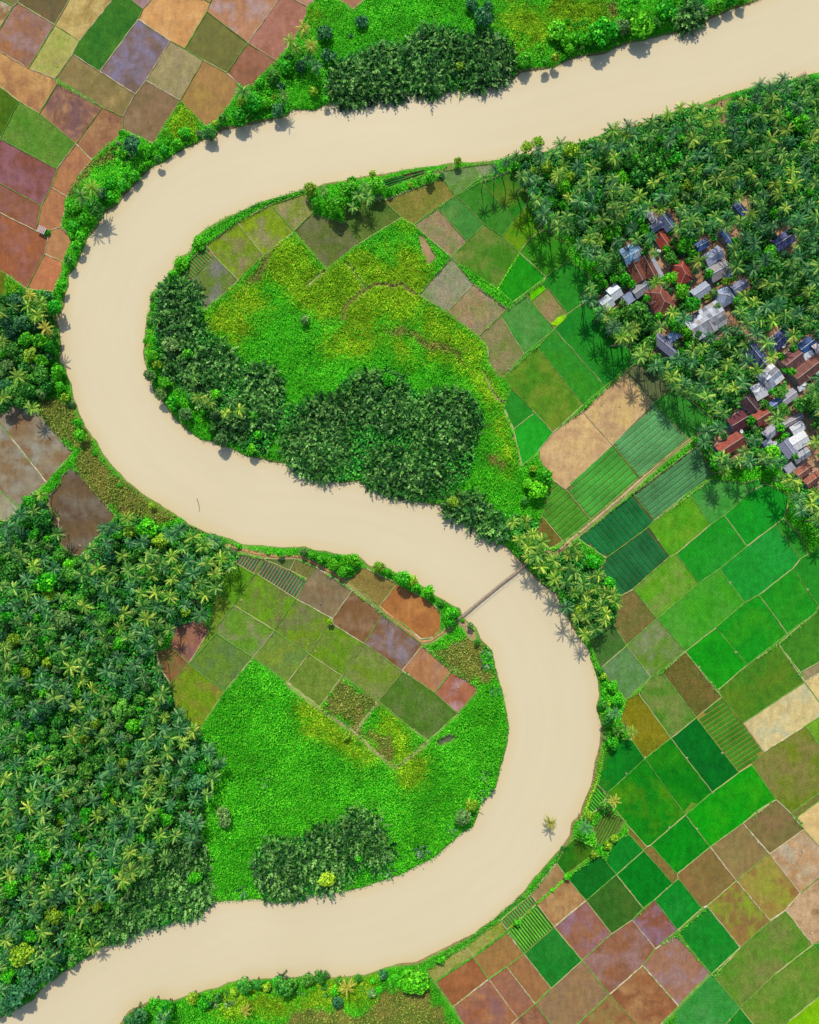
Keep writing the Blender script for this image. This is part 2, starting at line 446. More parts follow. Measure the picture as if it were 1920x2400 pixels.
fd("B 1420,1470 1725,1385 C 115,1375 125,1415 0,1460 B 1480,1525", (120, 104, 70), (104, 92, 60), None, 'v', .3, (-17, 1.05, .62, (40, 145, 50)))
fd("C 265,1388 530,1340 565,1445 400,1572 372,1585 265,1440", (102, 142, 80), (90, 140, 60), (140, 150, 120), 'r', .4)
fd("C 530,1340 700,1325 650,1420 565,1445", (154, 154, 134), (130, 148, 110), None, 'r')
fd("C 400,1572 578,1475 800,1724 G 845,127 750,257 602,163 455,0 C 372,1585", (46, 124, 46), (58, 130, 44), (72, 138, 60), 'r')
fd("C 578,1475 800,1390 900,1460 1010,1640 G 935,25 845,127", (36, 122, 40), (50, 128, 40), (120, 130, 40), 'r')
fd("C 372,1585 G 455,0 602,163 462,297 230,32", (74, 138, 78), (60, 134, 60), (110, 146, 96), 'r', .4)
fd("G 35,165 230,32 462,297 340,428", (154, 138, 108), (120, 140, 90), (168, 136, 104), 'w', .5)
fd("G 340,428 462,297 602,163 750,257 887,388 715,682 545,580 415,490", (78, 134, 42), (64, 128, 40), (132, 140, 70), 'r', .38)
fd("G 750,257 845,127 935,25 1060,60 1090,200 985,262 887,388", (88, 152, 32), (70, 148, 32), (120, 150, 30), 'r')
fd("G 887,388 985,262 1090,200 1290,330 1280,450 1102,585", (62, 144, 36), (50, 138, 36), (84, 146, 40), 'r')
fd("G 887,388 1102,585 835,790 715,682", (32, 152, 28), (30, 138, 28), (48, 158, 30), 'r')
fd("G 75,730 340,428 515,640 305,872", (142, 148, 118), (110, 146, 86), (160, 146, 118), 'w', .5)
fd("G 515,640 790,842 558,1068 305,872", (168, 134, 98), (150, 142, 110), (120, 140, 90), 'w', .4)
fd("G 558,1068 740,905 928,1210 768,1390 715,1390 640,1280 630,1150", (134, 132, 88), (110, 132, 64), (156, 136, 100), 'w', .45)
fd("G 740,905 830,822 945,737 1172,1008 928,1210", (78, 148, 82), (62, 144, 60), (104, 148, 100), 'r')
fd("G 945,737 1072,645 1130,690 1278,883 1172,1008", (134, 140, 78), (160, 134, 96), (116, 140, 60), 'w', .4)
fd("G 1072,645 1102,585 1280,450 1440,560 1520,760 1430,780 1278,883 1130,690", (46, 142, 48), (40, 134, 44), None, 'r')
fd("G 768,1390 1032,1152 1402,1620 K 1160,185 992,2 G 822,1482", (88, 138, 44), (72, 134, 40), (130, 144, 62), 'r', .38)
fd("G 1032,1152 1172,1008 1580,1468 1402,1620", (52, 142, 42), (60, 144, 44), (44, 138, 60), 'r')
fd("G 1172,1008 1278,883 1430,780 1520,830 1640,960 1850,1280 1745,1330 1580,1468", (32, 132, 52), (40, 138, 44), None, 'r')
fd("G 822,1482 K 992,2 1000,36 835,165 765,0 G 775,1600", (46, 142, 52), (40, 136, 44), None, 'r')
fd("K 1000,36 992,2 1160,185 1040,340 905,462 835,165", (42, 172, 52), (36, 160, 46), None, 'r')
fd("K 1160,185 1395,12 1642,286 1262,643 1160,572 1110,500 1040,400 1040,340", (208, 174, 124), (190, 150, 110), (214, 180, 120), 't', .45)
fd("K 1395,12 H 155,1355 382,1602 K 1642,286", (206, 174, 122), (180, 146, 108), (214, 182, 116), 't', .45)
fd("H 155,1355 250,1270 560,1480 382,1602", (110, 108, 76), (90, 104, 60), None, 'm')
fd("K 1160,572 1262,643 1465,890 1240,1066 1070,862 1100,720", (134, 128, 60), (110, 110, 50), None, 's', .3, (-41, 2.7, 2.5, (78, 150, 44)))
fd("K 1262,643 1642,286 L 270,550 K 1465,890", (130, 126, 66), (110, 112, 56), None, 's', .3, (-41, 2.7, 2.5, (74, 160, 58)))
fd("K 1642,286 H 382,1602 L 545,110 665,237 270,550", (140, 140, 80), (120, 128, 80), None, 's', .3, (-40, 2.6, 2.42, (92, 158, 92)))
fd("L 545,110 H 382,1602 560,1480 L 850,60 745,192 665,237", (62, 142, 62), (52, 132, 56), None, 'r')
fd("K 1070,862 1240,1066 1130,1125 1010,1000", (124, 122, 44), (100, 104, 40), (130, 100, 60), 'w')
fd("L 215,680 745,285 865,535 640,690 390,898", (110, 118, 70), (100, 110, 70), None, 's', .3, (-38, 2.4, 2.22, (78, 138, 82)))
fd("K 1360,1042 L 215,680 390,898 345,950 K 1590,1200", (88, 104, 60), (80, 96, 56), None, 's', .3, (51, 2.6, 2.42, (30, 114, 56)))
fd("L 5,1202 345,950 515,1190 220,1452 112,1512 K 1660,1430 1545,1290", (88, 100, 60), (80, 92, 56), None, 's', .3, (51, 2.6, 2.42, (34, 108, 56)))
fd("L 345,950 390,898 680,690 845,930 565,1168 515,1190", (88, 162, 38), (72, 156, 38), (110, 160, 50), 'r')
fd("L 680,690 860,560 1120,592 1166,666 958,857 845,930", (68, 152, 78), (56, 148, 62), (90, 156, 96), 'r')
fd("L 1120,592 1245,560 1290,600 1166,666", (52, 152, 62), (44, 144, 52), None, 'r')
fd("L 958,857 1166,666 1290,600 1410,650 1490,700 1435,880 1372,928 1140,1106", (22, 152, 48), (26, 142, 44), (30, 160, 42), 'r')
fd("L 565,1168 845,930 958,857 1140,1106 917,1290 747,1404", (32, 152, 42), (28, 140, 40), (44, 152, 60), 'r')
fd("L 1372,928 1435,880 1560,1000 1640,1165 1570,1208", (52, 152, 54), (44, 142, 48), None, 'r')
fd("L 917,1290 1140,1106 1372,928 1570,1208 1510,1286 1235,1500 1122,1560", (32, 154, 62), (30, 144, 52), (40, 156, 78), 'r')
fd("L 220,1452 515,1190 565,1168 747,1404 535,1590 412,1694", (96, 162, 42), (84, 158, 40), (140, 146, 80), 'r', .38)
fd("L 112,1512 220,1452 412,1694 P 168,252 60,80", (122, 112, 58), (106, 114, 54), (140, 116, 72), 'w')
fd("L 412,1694 747,1404 917,1290 1122,1560 P 890,107 640,302 430,45", (68, 162, 42), (56, 154, 44), (84, 158, 70), 'r')
fd("P 890,107 L 1122,1560 1235,1500 P 1362,12 1465,158 1140,410", (26, 152, 36), (24, 142, 34), (60, 156, 34), 'r')
fd("L 1235,1500 1510,1286 1718,1590 P 1690,-10 1465,158 1362,12", (32, 148, 38), (28, 138, 36), (50, 150, 40), 'r')
fd("L 1510,1286 1570,1208 1640,1165 1800,1060 1800,1640 1718,1590", (42, 146, 48), (36, 138, 44), None, 'r')
fd("P 168,252 412,42 430,45 640,302 365,507", (104, 142, 52), (90, 140, 46), (140, 140, 112), 'r', .4)
fd("O 1540,440 P 168,252 365,507 160,690 O 1640,560", (98, 142, 106), (86, 140, 84), (112, 140, 124), 'r', .4)
fd("O 1450,205 1620,95 P 60,80 168,252 O 1540,440", (84, 112, 74), (70, 116, 60), None, 'r')
fd("P 450,467 640,302 935,667 730,835", (112, 104, 46), (98, 102, 44), (126, 102, 56), 'w')
fd("P 640,302 890,107 1140,410 905,612", (22, 156, 28), (22, 144, 28), (40, 160, 30), 'r')
fd("P 905,612 1140,410 1392,238 1605,546 1110,877 935,667", (78, 134, 42), (66, 126, 40), (104, 130, 44), 'r', .38)
fd("P 1392,238 1690,-10 1800,-60 1800,340 1570,470", (72, 138, 46), (62, 130, 44), None, 'r')
fd("P 1570,470 1800,340 1800,430 1605,546", (168, 148, 112), (130, 128, 80), None, 't')
fd("P 1110,877 1605,546 1722,702 1800,790 1612,900 1278,1110", (218, 198, 138), (204, 184, 126), (190, 190, 150), 't')
fd("P 1605,546 1800,430 1800,790 1722,702", (226, 202, 134), (210, 186, 124), None, 't')
fd("P 258,632 365,507 450,467 730,835 525,1000", (92, 138, 56), (76, 136, 50), (140, 140, 80), 'r', .36)
fd("P 160,690 258,632 525,1000 315,1167 210,1012 115,850", (130, 126, 22), (112, 118, 24), (142, 130, 34), 'w')
fd("P 730,835 935,667 1110,877 1278,1110 1178,1213 1075,1278", (168, 140, 60), (150, 128, 56), None, 's', .3, (-33, 2.2, 1.95, (72, 134, 38)))
fd("P 525,1000 730,835 1075,1278 860,1437", (8, 108, 38), (10, 100, 38), (10, 116, 40), 'r')
fd("P 315,1167 525,1000 860,1437 642,1620", (14, 132, 24), (14, 122, 26), (44, 140, 24), 'r')
fd("P 5,1450 315,1167 642,1620 T 362,277 330,291 150,80 0,-100", (24, 138, 24), (20, 126, 26), (84, 142, 24), 'r', .32)
fd("O 1585,1100 P 100,1000 210,1012 315,1167 5,1450 O 1595,1455 1520,1375", (18, 128, 38), (18, 118, 36), (60, 136, 36), 'r')
fd("P 642,1620 860,1437 1075,1278 1178,1213 1375,1497 T 1225,0 842,293", (18, 162, 20), (18, 148, 22), (50, 162, 22), 'r')
fd("P 1178,1213 1278,1110 1612,900 1725,1050 1800,1380 1500,1612 1375,1497", (118, 134, 44), (104, 130, 42), (144, 124, 80), 'r', .4)
fd("P 1612,900 1800,790 1800,1100 1725,1050", (122, 166, 52), (110, 160, 50), None, 'r')
fd("P 1500,1612 1800,1380 1800,1450 1540,1645", (132, 128, 62), (118, 120, 56), None, 'w')
fd("P 1540,1645 1800,1450 T 1800,330 1722,282 1602,152", (222, 192, 128), (208, 178, 118), None, 't')
fd("T 165,105 330,291 305,322 185,190", (134, 114, 50), (118, 112, 46), None, 'w')
fd("S 1580,400 T 60,250 185,190 305,322 85,515", (16, 138, 48), (20, 126, 44), None, 'r')
fd("T 330,291 362,277 575,512 585,548 540,588 305,322", (144, 118, 62), (128, 112, 56), None, 'w')
fd("T 85,515 305,322 540,588 390,720 300,787", (8, 132, 34), (10, 122, 34), None, 'r')
fd("T 362,277 642,33 842,293 575,512", (12, 142, 28), (12, 130, 28), (30, 146, 30), 'r')
fd("T 842,293 1108,100 1325,352 1055,567", (154, 124, 78), (140, 116, 70), (136, 124, 72), 'm')
fd("T 1108,100 P 1375,1497 1500,1612 T 1602,152 1325,352", (138, 112, 68), (124, 110, 60), (142, 106, 76), 'm')
fd("T 585,548 575,512 842,293 1055,567 820,772 777,787", (144, 108, 62), (130, 106, 56), (126, 118, 60), 'm')
fd("T 585,548 777,787 580,965 390,720 540,588", (18, 142, 48), (18, 130, 44), (30, 142, 60), 'r')
fd("T 1325,352 1602,152 1722,282 1800,340 1800,480 1572,667", (198, 158, 114), (176, 136, 92), (186, 170, 140), 't', .5)
fd("T 1055,567 1325,352 1572,667 1450,805 1330,890", (166, 142, 70), (150, 148, 50), (154, 100, 56), 'm', .45)
fd("T 820,772 1055,567 1330,890 1085,1103", (154, 114, 62), (140, 106, 58), (132, 184, 24), 'm', .45)
fd("T 1450,805 1572,667 1800,480 1800,1050 1672,1082", (206, 174, 134), (190, 156, 116), (160, 130, 90), 't', .4)
fd("T 1085,1103 1330,890 1450,805 1672,1082 1370,1315 1085,1592 875,1342", (98, 142, 52), (84, 140, 48), (134, 130, 72), 'r', .42)
fd("T 580,985 820,772 1085,1103 850,1320", (24, 138, 48), (26, 128, 44), (44, 140, 60), 'r')
fd("T 1085,1592 1370,1315 1672,1082 1800,1240 1800,1440 1480,1700 1400,1800 1250,1800", (98, 142, 52), (84, 142, 46), (128, 144, 80), 'r', .42)
fd("T 1400,1800 1480,1700 1800,1440 1800,1800", (142, 192, 14), (120, 184, 16), None, 'r')
fd("T 1672,1082 1800,1020 1800,1240", (60, 150, 40), (50, 140, 36), None, 'r')
fd("T 212,882 390,720 580,965 400,1117", (148, 88, 70), (140, 84, 52), (150, 130, 188), 'm', .48)
fd("S 1395,1210 1635,995 T 212,882 400,1117 298,1253 28,1487", (154, 98, 66), (146, 96, 74), (162, 128, 142), 'm', .45)
fd("T 298,1253 400,1117 565,1000 850,1320 590,1582", (168, 118, 96), (160, 108, 80), (158, 128, 150), 'm', .48)
fd("T 28,1487 298,1253 590,1582 450,1725 420,1800 320,1800", (158, 98, 62), (178, 130, 86), (140, 84, 52), 'm', .5)
fd("T 28,1487 320,1800 -280,1800 S 1360,1725 1615,1492", (164, 110, 68), (150, 126, 72), (142, 86, 54), 'm', .45)
fd("T 580,1600 850,1330 875,1342 1085,1592 1000,1690 900,1800 520,1800", (58, 148, 78), (44, 146, 58), (84, 152, 100), 'r', .4)
fd("T 1085,1592 1250,1800 900,1800 1000,1690", (32, 138, 48), (30, 128, 42), None, 'r')
fd("S 1188,422 1250,300 1340,220 1500,290 1470,370 1258,518", (28, 114, 28), (50, 118, 28), (90, 110, 36), 'r')
fd("S 1270,540 1530,345 1580,400 T 85,515 S 1428,727", (18, 118, 42), (20, 108, 38), None, 'r')
fd("S 1428,727 T 85,515 300,787 212,882 40,1005 S 1635,995", (58, 108, 46), (50, 104, 40), (76, 112, 50), 'r')
fd("S 975,682 1188,422 1258,518 1270,540 1033,745", (174, 130, 88), (156, 124, 80), (180, 150, 116), 'm', .35)
fd("S 1033,745 1270,540 1428,727 1170,940", (178, 128, 80), (190, 146, 98), (146, 94, 60), 'm', .42)
fd("S 1170,940 1428,727 1635,995 1395,1210", (154, 98, 86), (158, 104, 70), (152, 118, 152), 'm', .5)
fd("S 735,888 965,685 1033,752 790,962", (130, 100, 66), (110, 88, 60), None, 'v', .3, (52, 1.35, .75, (90, 185, 70)))
fd("S 790,972 1033,760 1168,942 925,1155", (66, 96, 40), (56, 84, 36), None, 'v', .3, (52, 1.35, .82, (110, 200, 60)))
fd("S 925,1155 1170,940 1395,1210 1145,1435", (32, 132, 52), (30, 124, 46), (50, 134, 64), 'r')
fd("S 515,1182 782,975 925,1155 785,1262 640,1362", (168, 118, 68), (156, 116, 66), None, 'm')
fd("S 458,1092 730,898 782,975 515,1182", (158, 162, 78), (136, 152, 64), (176, 168, 100), 'w')
fd("S 125,1292 458,1092 515,1182 198,1388", (154, 158, 78), (134, 150, 64), (176, 164, 100), 'w')
fd("S 198,1388 515,1182 640,1362 345,1592", (164, 100, 58), (148, 88, 52), (176, 114, 76), 'm', .42)
fd("S 345,1592 640,1362 875,1680 820,1730 720,1800 470,1800", (158, 94, 62), (176, 118, 82), (148, 104, 112), 'm', .45)
fd("S 640,1362 785,1262 1015,1562 875,1680", (164, 104, 72), (156, 104, 88), None, 'm')
fd("S 785,1262 925,1155 1145,1435 1015,1562", (168, 114, 72), (156, 106, 66), None, 'm')
fd("S 1015,1562 1145,1435 1395,1210 1615,1492 1360,1725 1280,1800 1200,1800", (158, 118, 82), (150, 116, 90), (146, 118, 76), 'm')
fd("S 820,1730 875,1680 1015,1562 1200,1800 720,1800", (154, 94, 68), (176, 124, 90), (120, 78, 70), 'm', .4)
fd("S 1480,130 1600,-20 1730,85 1690,180 1520,290", (96, 104, 48), (80, 92, 40), None, 'v', .3, (-62, 1.3, .7, (96, 150, 50)))
fd("O 1515,1385 1600,1470 1545,1560 1430,1640 1455,1500", (70, 110, 40), (60, 100, 36), None, 'v', .3, (48, 1.3, .85, (80, 190, 50)))
# lower peninsula
fd("J 280,1165 470,1207 405,1330 250,1240", (170, 140, 100), (150, 124, 90), None, 'v', .3, (123, 1.35, .8, (70, 128, 80)))
fd("J 480,1217 690,1300 812,1385 738,1530 420,1328", (170, 140, 100), (150, 122, 88), None, 'v', .3, (122, 1.45, .85, (70, 128, 84)))
fd("J 480,1198 735,1208 690,1300", (112, 122, 82), (96, 118, 62), None, 'w')
fd("J 735,1208 905,1277 828,1372 690,1300", (128, 124, 68), (116, 118, 60), None, 'w')
fd("J 905,1277 1197,1462 1033,1690 738,1530 812,1385 828,1372", (154, 130, 98), (132, 104, 74), (124, 112, 88), 'm', .45)
fd("J 1197,1462 1437,1656 N 1290,237 1040,82 J 1033,1690", (138, 98, 58), (126, 86, 54), (156, 124, 104), 'm', .35)
fd("J 1150,1378 1280,1272 1560,1405 1415,1590", (154, 134, 72), (140, 122, 64), None, 'w')
fd("J 1415,1590 1560,1405 1725,1500 K 0,1448 180,1560 255,1640 O 248,130 190,190 90,200 0,120 N 1480,0", (184, 118, 62), (170, 104, 54), (192, 128, 74), 'm', .4)
fd("J 1437,1656 N 1725,215 O 105,252 N 1597,457 1290,237", (138, 100, 76), (128, 84, 52), (146, 138, 172), 'm', .5)
fd("O 110,258 342,460 203,633 0,495 N 1597,457 O 105,252", (174, 114, 76), (186, 130, 92), (164, 130, 140), 'm', .35)
fd("O 342,460 540,580 547,622 392,805 203,633", (168, 98, 74), (178, 110, 78), (192, 168, 192), 'm', .42)
fd("N 1597,470 O 0,495 203,633 392,805 150,1022 0,912 N 1405,703", (88, 122, 54), (76, 118, 46), (110, 126, 92), 'w')
fd("N 1290,237 1597,457 1597,470 1405,703 1112,497", (118, 142, 54), (104, 140, 48), (140, 140, 90), 'w', .4)
fd("N 1012,62 1040,82 1290,237 1112,497 845,320", (108, 148, 38), (96, 144, 36), (120, 124, 70), 'w')
fd("J 728,1540 738,1530 1033,1690 N 1040,82 1012,62 845,320 567,130", (118, 148, 42), (104, 142, 40), (120, 116, 84), 'w', .4)
fd("J 405,1330 420,1328 738,1530 728,1540 N 567,130 J 235,1582", (112, 158, 42), (100, 150, 40), (120, 104, 74), 'w', .38)
fd("J 235,1582 N 567,130 392,350 95,153 105,90", (106, 148, 54), (96, 146, 56), (150, 136, 110), 'w', .36)
fd("J 250,1240 405,1330 235,1582 95,1470 130,1370", (98, 152, 38), (88, 146, 36), None, 'w')
fd("J 95,1470 235,1582 N 105,90 95,153 M 1530,398 1690,130", (108, 148, 48), (120, 146, 60), None, 'w')
fd("M 1400,100 1640,30 1690,130 1530,398 1380,262", (152, 98, 84), (170, 112, 80), (124, 88, 96), 'm', .4)
fd("N 95,153 392,350 158,627 M 1530,398", (96, 136, 66), (110, 140, 56), (98, 128, 96), 'w', .4)
fd("M 1265,295 1380,262 1530,398 1380,562 1285,420", (138, 84, 62), (120, 130, 48), (160, 100, 66), 'm', .45)
fd("M 1530,398 N 158,627 M 1660,858 1620,940 1430,760 1380,562", (122, 152, 38), (108, 146, 36), (150, 120, 70), 'w', .3)
fd("N 392,350 567,130 845,320 828,340 670,550", (112, 142, 62), (126, 146, 66), (104, 138, 90), 'w', .4)
fd("N 670,550 828,340 845,320 1112,497 928,752", (112, 138, 68), (124, 142, 74), (100, 134, 56), 'w', .4)

PATHS = [(pts("K 1105,1150 1180,1160 1300,1060 1500,890 1725,700 L 275,575 460,410 640,270 745,190"), .8, (208, 178, 134)),
 (pts("J 180,1095 275,1130 420,1165 600,1195 780,1190 900,1250 1150,1390 1400,1580 1565,1725 N 1725,200 O 100,225 170,215 300,130 345,95"), 1.0, (200, 148, 92))]
PONDS = [(pts("G 75,240 130,280 215,430 155,490 100,380"), (176, 142, 106), 'pool'), (pts("O 215,1030 270,980 330,960 390,985 340,1020 240,1062"), (96, 104, 78), 'm')]
SEEDBEDS = [(pts("G 968,722 1065,642 1103,682 985,780"), (98, 202, 12)), (pts("G 1140,966 1200,910 1278,884 1265,915 1195,985"), (152, 216, 22)),
 (pts("P 632,1590 690,1520 735,1525 645,1610"), (110, 150, 60))]

# weld the outlines: corners that nearly meet become one corner, corners lying on a neighbour's edge are inserted there
def weld(fields, tol=3.2):
    reg = []
    for f in fields:
        q = []
        for p in f['p']:
            for r in reg:
                if abs(r[0] - p[0]) < tol and abs(r[1] - p[1]) < tol:
                    p = r; break
            else: reg.append(p)
            if not q or q[-1] != p: q.append(p)
        if q[0] == q[-1]: q.pop()
        f['p'] = q
    A = np.array(reg)
    for f in fields:
        q = f['p']; out = []
        for i, a in enumerate(q):
            b = q[(i + 1) % len(q)]
            out.append(a)
            dx, dy = b[0] - a[0], b[1] - a[1]; L2 = dx * dx + dy * dy
            t = ((A[:, 0] - a[0]) * dx + (A[:, 1] - a[1]) * dy) / L2
            d = np.abs((A[:, 0] - a[0]) * dy - (A[:, 1] - a[1]) * dx) / math.sqrt(L2)
            hit = [(t[k], reg[k]) for k in np.nonzero((d < 2.6) & (t > .03) & (t < .97))[0] if reg[k] not in q]
            out += [r for _, r in sorted(hit)]
        f['p'] = out
weld(FIELDS)

# ------------------------------------------------------------------ houses of the village (needed early: earth shows round them)
def hs(t, cx, cy, deg, L, W, kind, col, label, **kw):
    """centre in tile pixels, ridge direction in picture degrees (x right, y down), size in photo pixels"""
    c = pts('%s %f,%f' % (t, cx, cy))[0] if t != 'Z' else (cx, cy)
    return dict(c=c, deg=deg, L=L * 1.1, W=W * 1.1, kind=kind, col=col, label=label, **kw)
HOUSES = [
 hs('H', 212, 402, -27, 41, 43, 'sheets', (140, 186, 222), 'patchy blue tin roof house at the grove edge', h=2.7),
 hs('H', 252, 545, 62, 44, 28, 'tile', (150, 92, 70), 'brown tiled long house below the blue tin roof'),
 hs('H', 345, 500, 62, 48, 25, 'tile', (142, 84, 66), 'brown tiled house with a pale lean-to beside the blue tin roof'),
 hs('H', 412, 505, 62, 46, 11, 'shed', (170, 172, 180), 'narrow pale grey lean-to against a brown tiled house', h=2.3),
 hs('H', 465, 292, 55, 40, 26, 'tile', (200, 84, 62), 'small red tiled gable house with white ridge'),
 hs('H', 495, 135, 53, 38, 27, 'tin', (78, 94, 132), 'slate blue roof house above the small red roof'),
 hs('H', 412, 172, -32, 26, 18, 'tin', (155, 155, 178), 'small lilac grey roof shed above the red gable'),
 hs('H', 372, 95, 58, 26, 15, 'tin', (165, 160, 165), 'little grey shed at the top of the village'),
 hs('H', 615, 540, 63, 50, 36, 'hip', (186, 80, 62), 'bright red hipped roof house in the village middle', wing=1),
 hs('H', 285, 680, -36, 38, 25, 'tin', (138, 138, 138), 'grey gable house between two brown tiled roofs'),
 hs('H', 73, 705, -36, 26, 30, 'tin', (222, 230, 242), 'white tin roof house nearest the rice fields, upper of two'),
 hs('H', 10, 790, -36, 26, 28, 'tin', (216, 226, 240), 'white tin roof house nearest the rice fields, lower of two'),
 hs('H', 190, 752, -36, 22, 22, 'shed', (150, 165, 190), 'flat blue grey shed between white roofs and brown hip', h=2.3),
 hs('H', 440, 765, 62, 62, 48, 'hip', (158, 90, 72), 'large brown hipped tile house beside the grey gable', wing=1),
 hs('H', 772, 695, -34, 40, 26, 'tin', (150, 158, 172), 'grey blue gable house below the red hipped roof'),
 hs('H', 965, 740, -32, 36, 37, 'hip', (188, 202, 230), 'pale blue pyramid roof house in the village middle', pyr=1, h=3.0),
 hs('H', 1083, 657, -33, 34, 22, 'tin', (126, 130, 156), 'grey gable house right of the pyramid roof'),
 hs('H', 918, 530, -29, 47, 33, 'tin', (160, 154, 154), 'grey brown gable house with a small porch roof', porch=1),
 hs('H', 872, 413, -34, 42, 28, 'tin', (158, 162, 186), 'pale lilac gable house above the grey brown gable'),
 hs('H', 782, 322, -30, 27, 19, 'tin', (72, 104, 165), 'small blue roof shed shaded by palms'),
 hs('H', 985, 262, 52, 44, 14, 'tin', (64, 92, 150), 'long narrow dark blue roof with white ridge'),
 hs('H', 1440, 285, -32, 46, 30, 'tin', (84, 88, 136), 'slate blue house alone among palms at right'),
 hs('H', 812, 938, -31, 82, 54, 'sheets', (192, 197, 206), 'largest roof of patched white and grey tin sheets', wing=2, h=3.2),
 hs('H', 558, 1055, -30, 30, 19, 'tin', (176, 200, 228), 'small pale blue tin shed near the field edge'),
 hs('H', 487, 1135, 40, 55, 26, 'tin', (116, 116, 140), 'long dark grey gable house at the field edge'),
 hs('Z', 1829, 795, -42, 50, 29, 'tin', (80, 84, 136), 'blue slate house with rusty streaks across the lane from the long blue gable'),
 hs('Z', 1891, 809, -38, 34, 25, 'tin', (48, 90, 148), 'deep blue gable house near the right edge'),
 hs('Z', 1773, 830, 51, 58, 31, 'tin', (66, 76, 118), 'long dark blue gable house beside the dirt lane'),
 hs('Z', 1856, 844, -38, 44, 38, 'tile', (156, 104, 96), 'rosy brown tiled gable house at the lane bend'),
 hs('Z', 1884, 874, -38, 46, 34, 'tile', (150, 100, 88), 'brown tiled house with a cross gable near right edge', wing=1),
 hs('Z', 1806, 884, -41, 44, 42, 'sheets', (230, 230, 238), 'white sheet metal house above the bright flat roof', h=3.0),
 hs('Z', 1782, 916, -30, 30, 33, 'tin', (232, 244, 244), 'brightest mint white low roof beside palms', low=1),
 hs('Z', 1850, 930, -37, 36, 22, 'tin', (170, 168, 172), 'light grey roof below the round green tree'),
 hs('Z', 1820, 945, -33, 27, 18, 'tin', (100, 124, 176), 'little blue roof under the trees by the lane'),
 hs('Z', 1879, 908, -30, 15, 13, 'shed', (200, 202, 214), 'tiny pale shed behind the brown cross gable', h=2.0),
 hs('Z', 1759, 947, 50, 36, 28, 'tile', (96, 66, 74), 'dark brown shaded tile house left of the mint roof'),
 hs('Z', 1918, 812, -35, 24, 28, 'tin', (205, 182, 180), 'pinkish white roof cut by the right edge'),
 hs('Z', 1914, 851, -35, 30, 34, 'tile', (160, 104, 86), 'brown tiled house cut by the right edge'),
 hs('Z', 1897, 834, -30, 22, 18, 'shed', (222, 226, 228), 'white flat shed below the deep blue gable', h=2.4),
 hs('Z', 1786, 976, -31, 34, 33, 'tile', (192, 104, 82), 'orange brown tiled house with a small front gable', wing=1),
 hs('Z', 1731, 988, -31, 40, 33, 'tile', (130, 66, 72), 'dark red tiled house above the long orange roof'),
 hs('Z', 1711, 1043, -33, 58, 33, 'tile', (188, 100, 82), 'long orange tiled house nearest the striped paddies'),
 hs('Z', 1857, 986, -28, 52, 15, 'tin', (172, 158, 156), 'long narrow grey brown roof above the white pair'),
 hs('Z', 1871, 1003, -31, 30, 21, 'tin', (248, 248, 252), 'smaller of two bright white roofs at right', low=1),
 hs('Z', 1875, 1033, -31, 38, 32, 'tin', (248, 248, 252), 'larger of two bright white roofs at right', low=1),
 hs('Z', 1848, 1051, 52, 38, 28, 'tin', (136, 136, 160), 'lilac grey gable house left of the white roofs'),
 hs('Z', 1807, 1013, -42, 30, 22, 'tin', (172, 168, 176), 'pale grey gable house beside the yellow palms'),
 hs('Z', 1800, 1038, -40, 20, 17, 'shed', (190, 192, 204), 'small pale lean-to beside the yellow palms', h=2.2),
 hs('Z', 1880, 1068, -34, 38, 20, 'tin', (158, 158, 162), 'grey roof house with a blue wall at right'),
 hs('Z', 1883, 1104, -36, 36, 24, 'tile', (196, 124, 98), 'light orange tiled gable at the lower village end, upper of two'),
 hs('Z', 1905, 1124, -36, 36, 22, 'tile', (192, 118, 92), 'light orange tiled gable at the lower village end, lower of two'),
 hs('Z', 1852, 1097, -40, 21, 18, 'shed', (160, 160, 168), 'grey shed left of the lowest orange roofs', h=2.2),
 hs('Z', 1737, 487, 50, 34, 16, 'tin', (60, 88, 150), 'blue roof deep in palms above the village', h=2.5),
]
# ------------------------------------------------------------------ raster of land cover, used to shape the ground and to scatter plants
RX, RY = np.meshgrid(np.arange(-60, 1981, 2.0), np.arange(-60, 2461, 2.0))       # photo pixels
CLS = np.zeros(RX.shape, np.int8)            # 0 vine 1 wild grass 2 scrub 3 forest floor 4 nipa 5 field 6 dirt 7 water
WX = RX + (fbm(RX, RY, 50, 61) - .5) * 70 + (vnoise(RX, RY, 8, 62) - .5) * 10
WY = RY + (fbm(RX, RY, 50, 63) - .5) * 70 + (vnoise(RX, RY, 8, 64) - .5) * 10
for w in WILD: CLS[in_poly(WX, WY, w)] = 1
_pat = fbm(RX, RY, 70, 65)
CLS[(CLS == 1) & (_pat > .6)] = 0
for w in SCRUB: CLS[in_poly(WX, WY, w)] = 2
for w in FOREST.values(): CLS[in_poly(RX, RY, w)] = 3
for w in NIPA.values(): CLS[in_poly(RX, RY, w)] = 4
FLD = np.zeros(RX.shape, bool)
for f in FIELDS: FLD |= in_poly(RX, RY, f['p'])
CLS[FLD] = 5
for l, w in DIRT_LINES: CLS[(seg_dist(RX, RY, l) < w) & (CLS != 5)] = 6
for l, w, c in PATHS: CLS[(seg_dist(RX, RY, l) < 5)] = 6
for p, c, k in PONDS: CLS[in_poly(RX, RY, p)] = 5
_jit = fbm(RX, RY, 30, 5) * 14 - 7
for h in HOUSES:
    CLS[(np.hypot(RX - h['c'][0], RY - h['c'][1]) < .5 * max(h['L'], h['W']) + 7 + _jit) & (CLS != 5)] = 6
CLS[in_poly(RX, RY, RIVER)] = 7
WW = (CLS == 1).astype(np.float32)            # how much wild grass mixes into the vines: soft edges
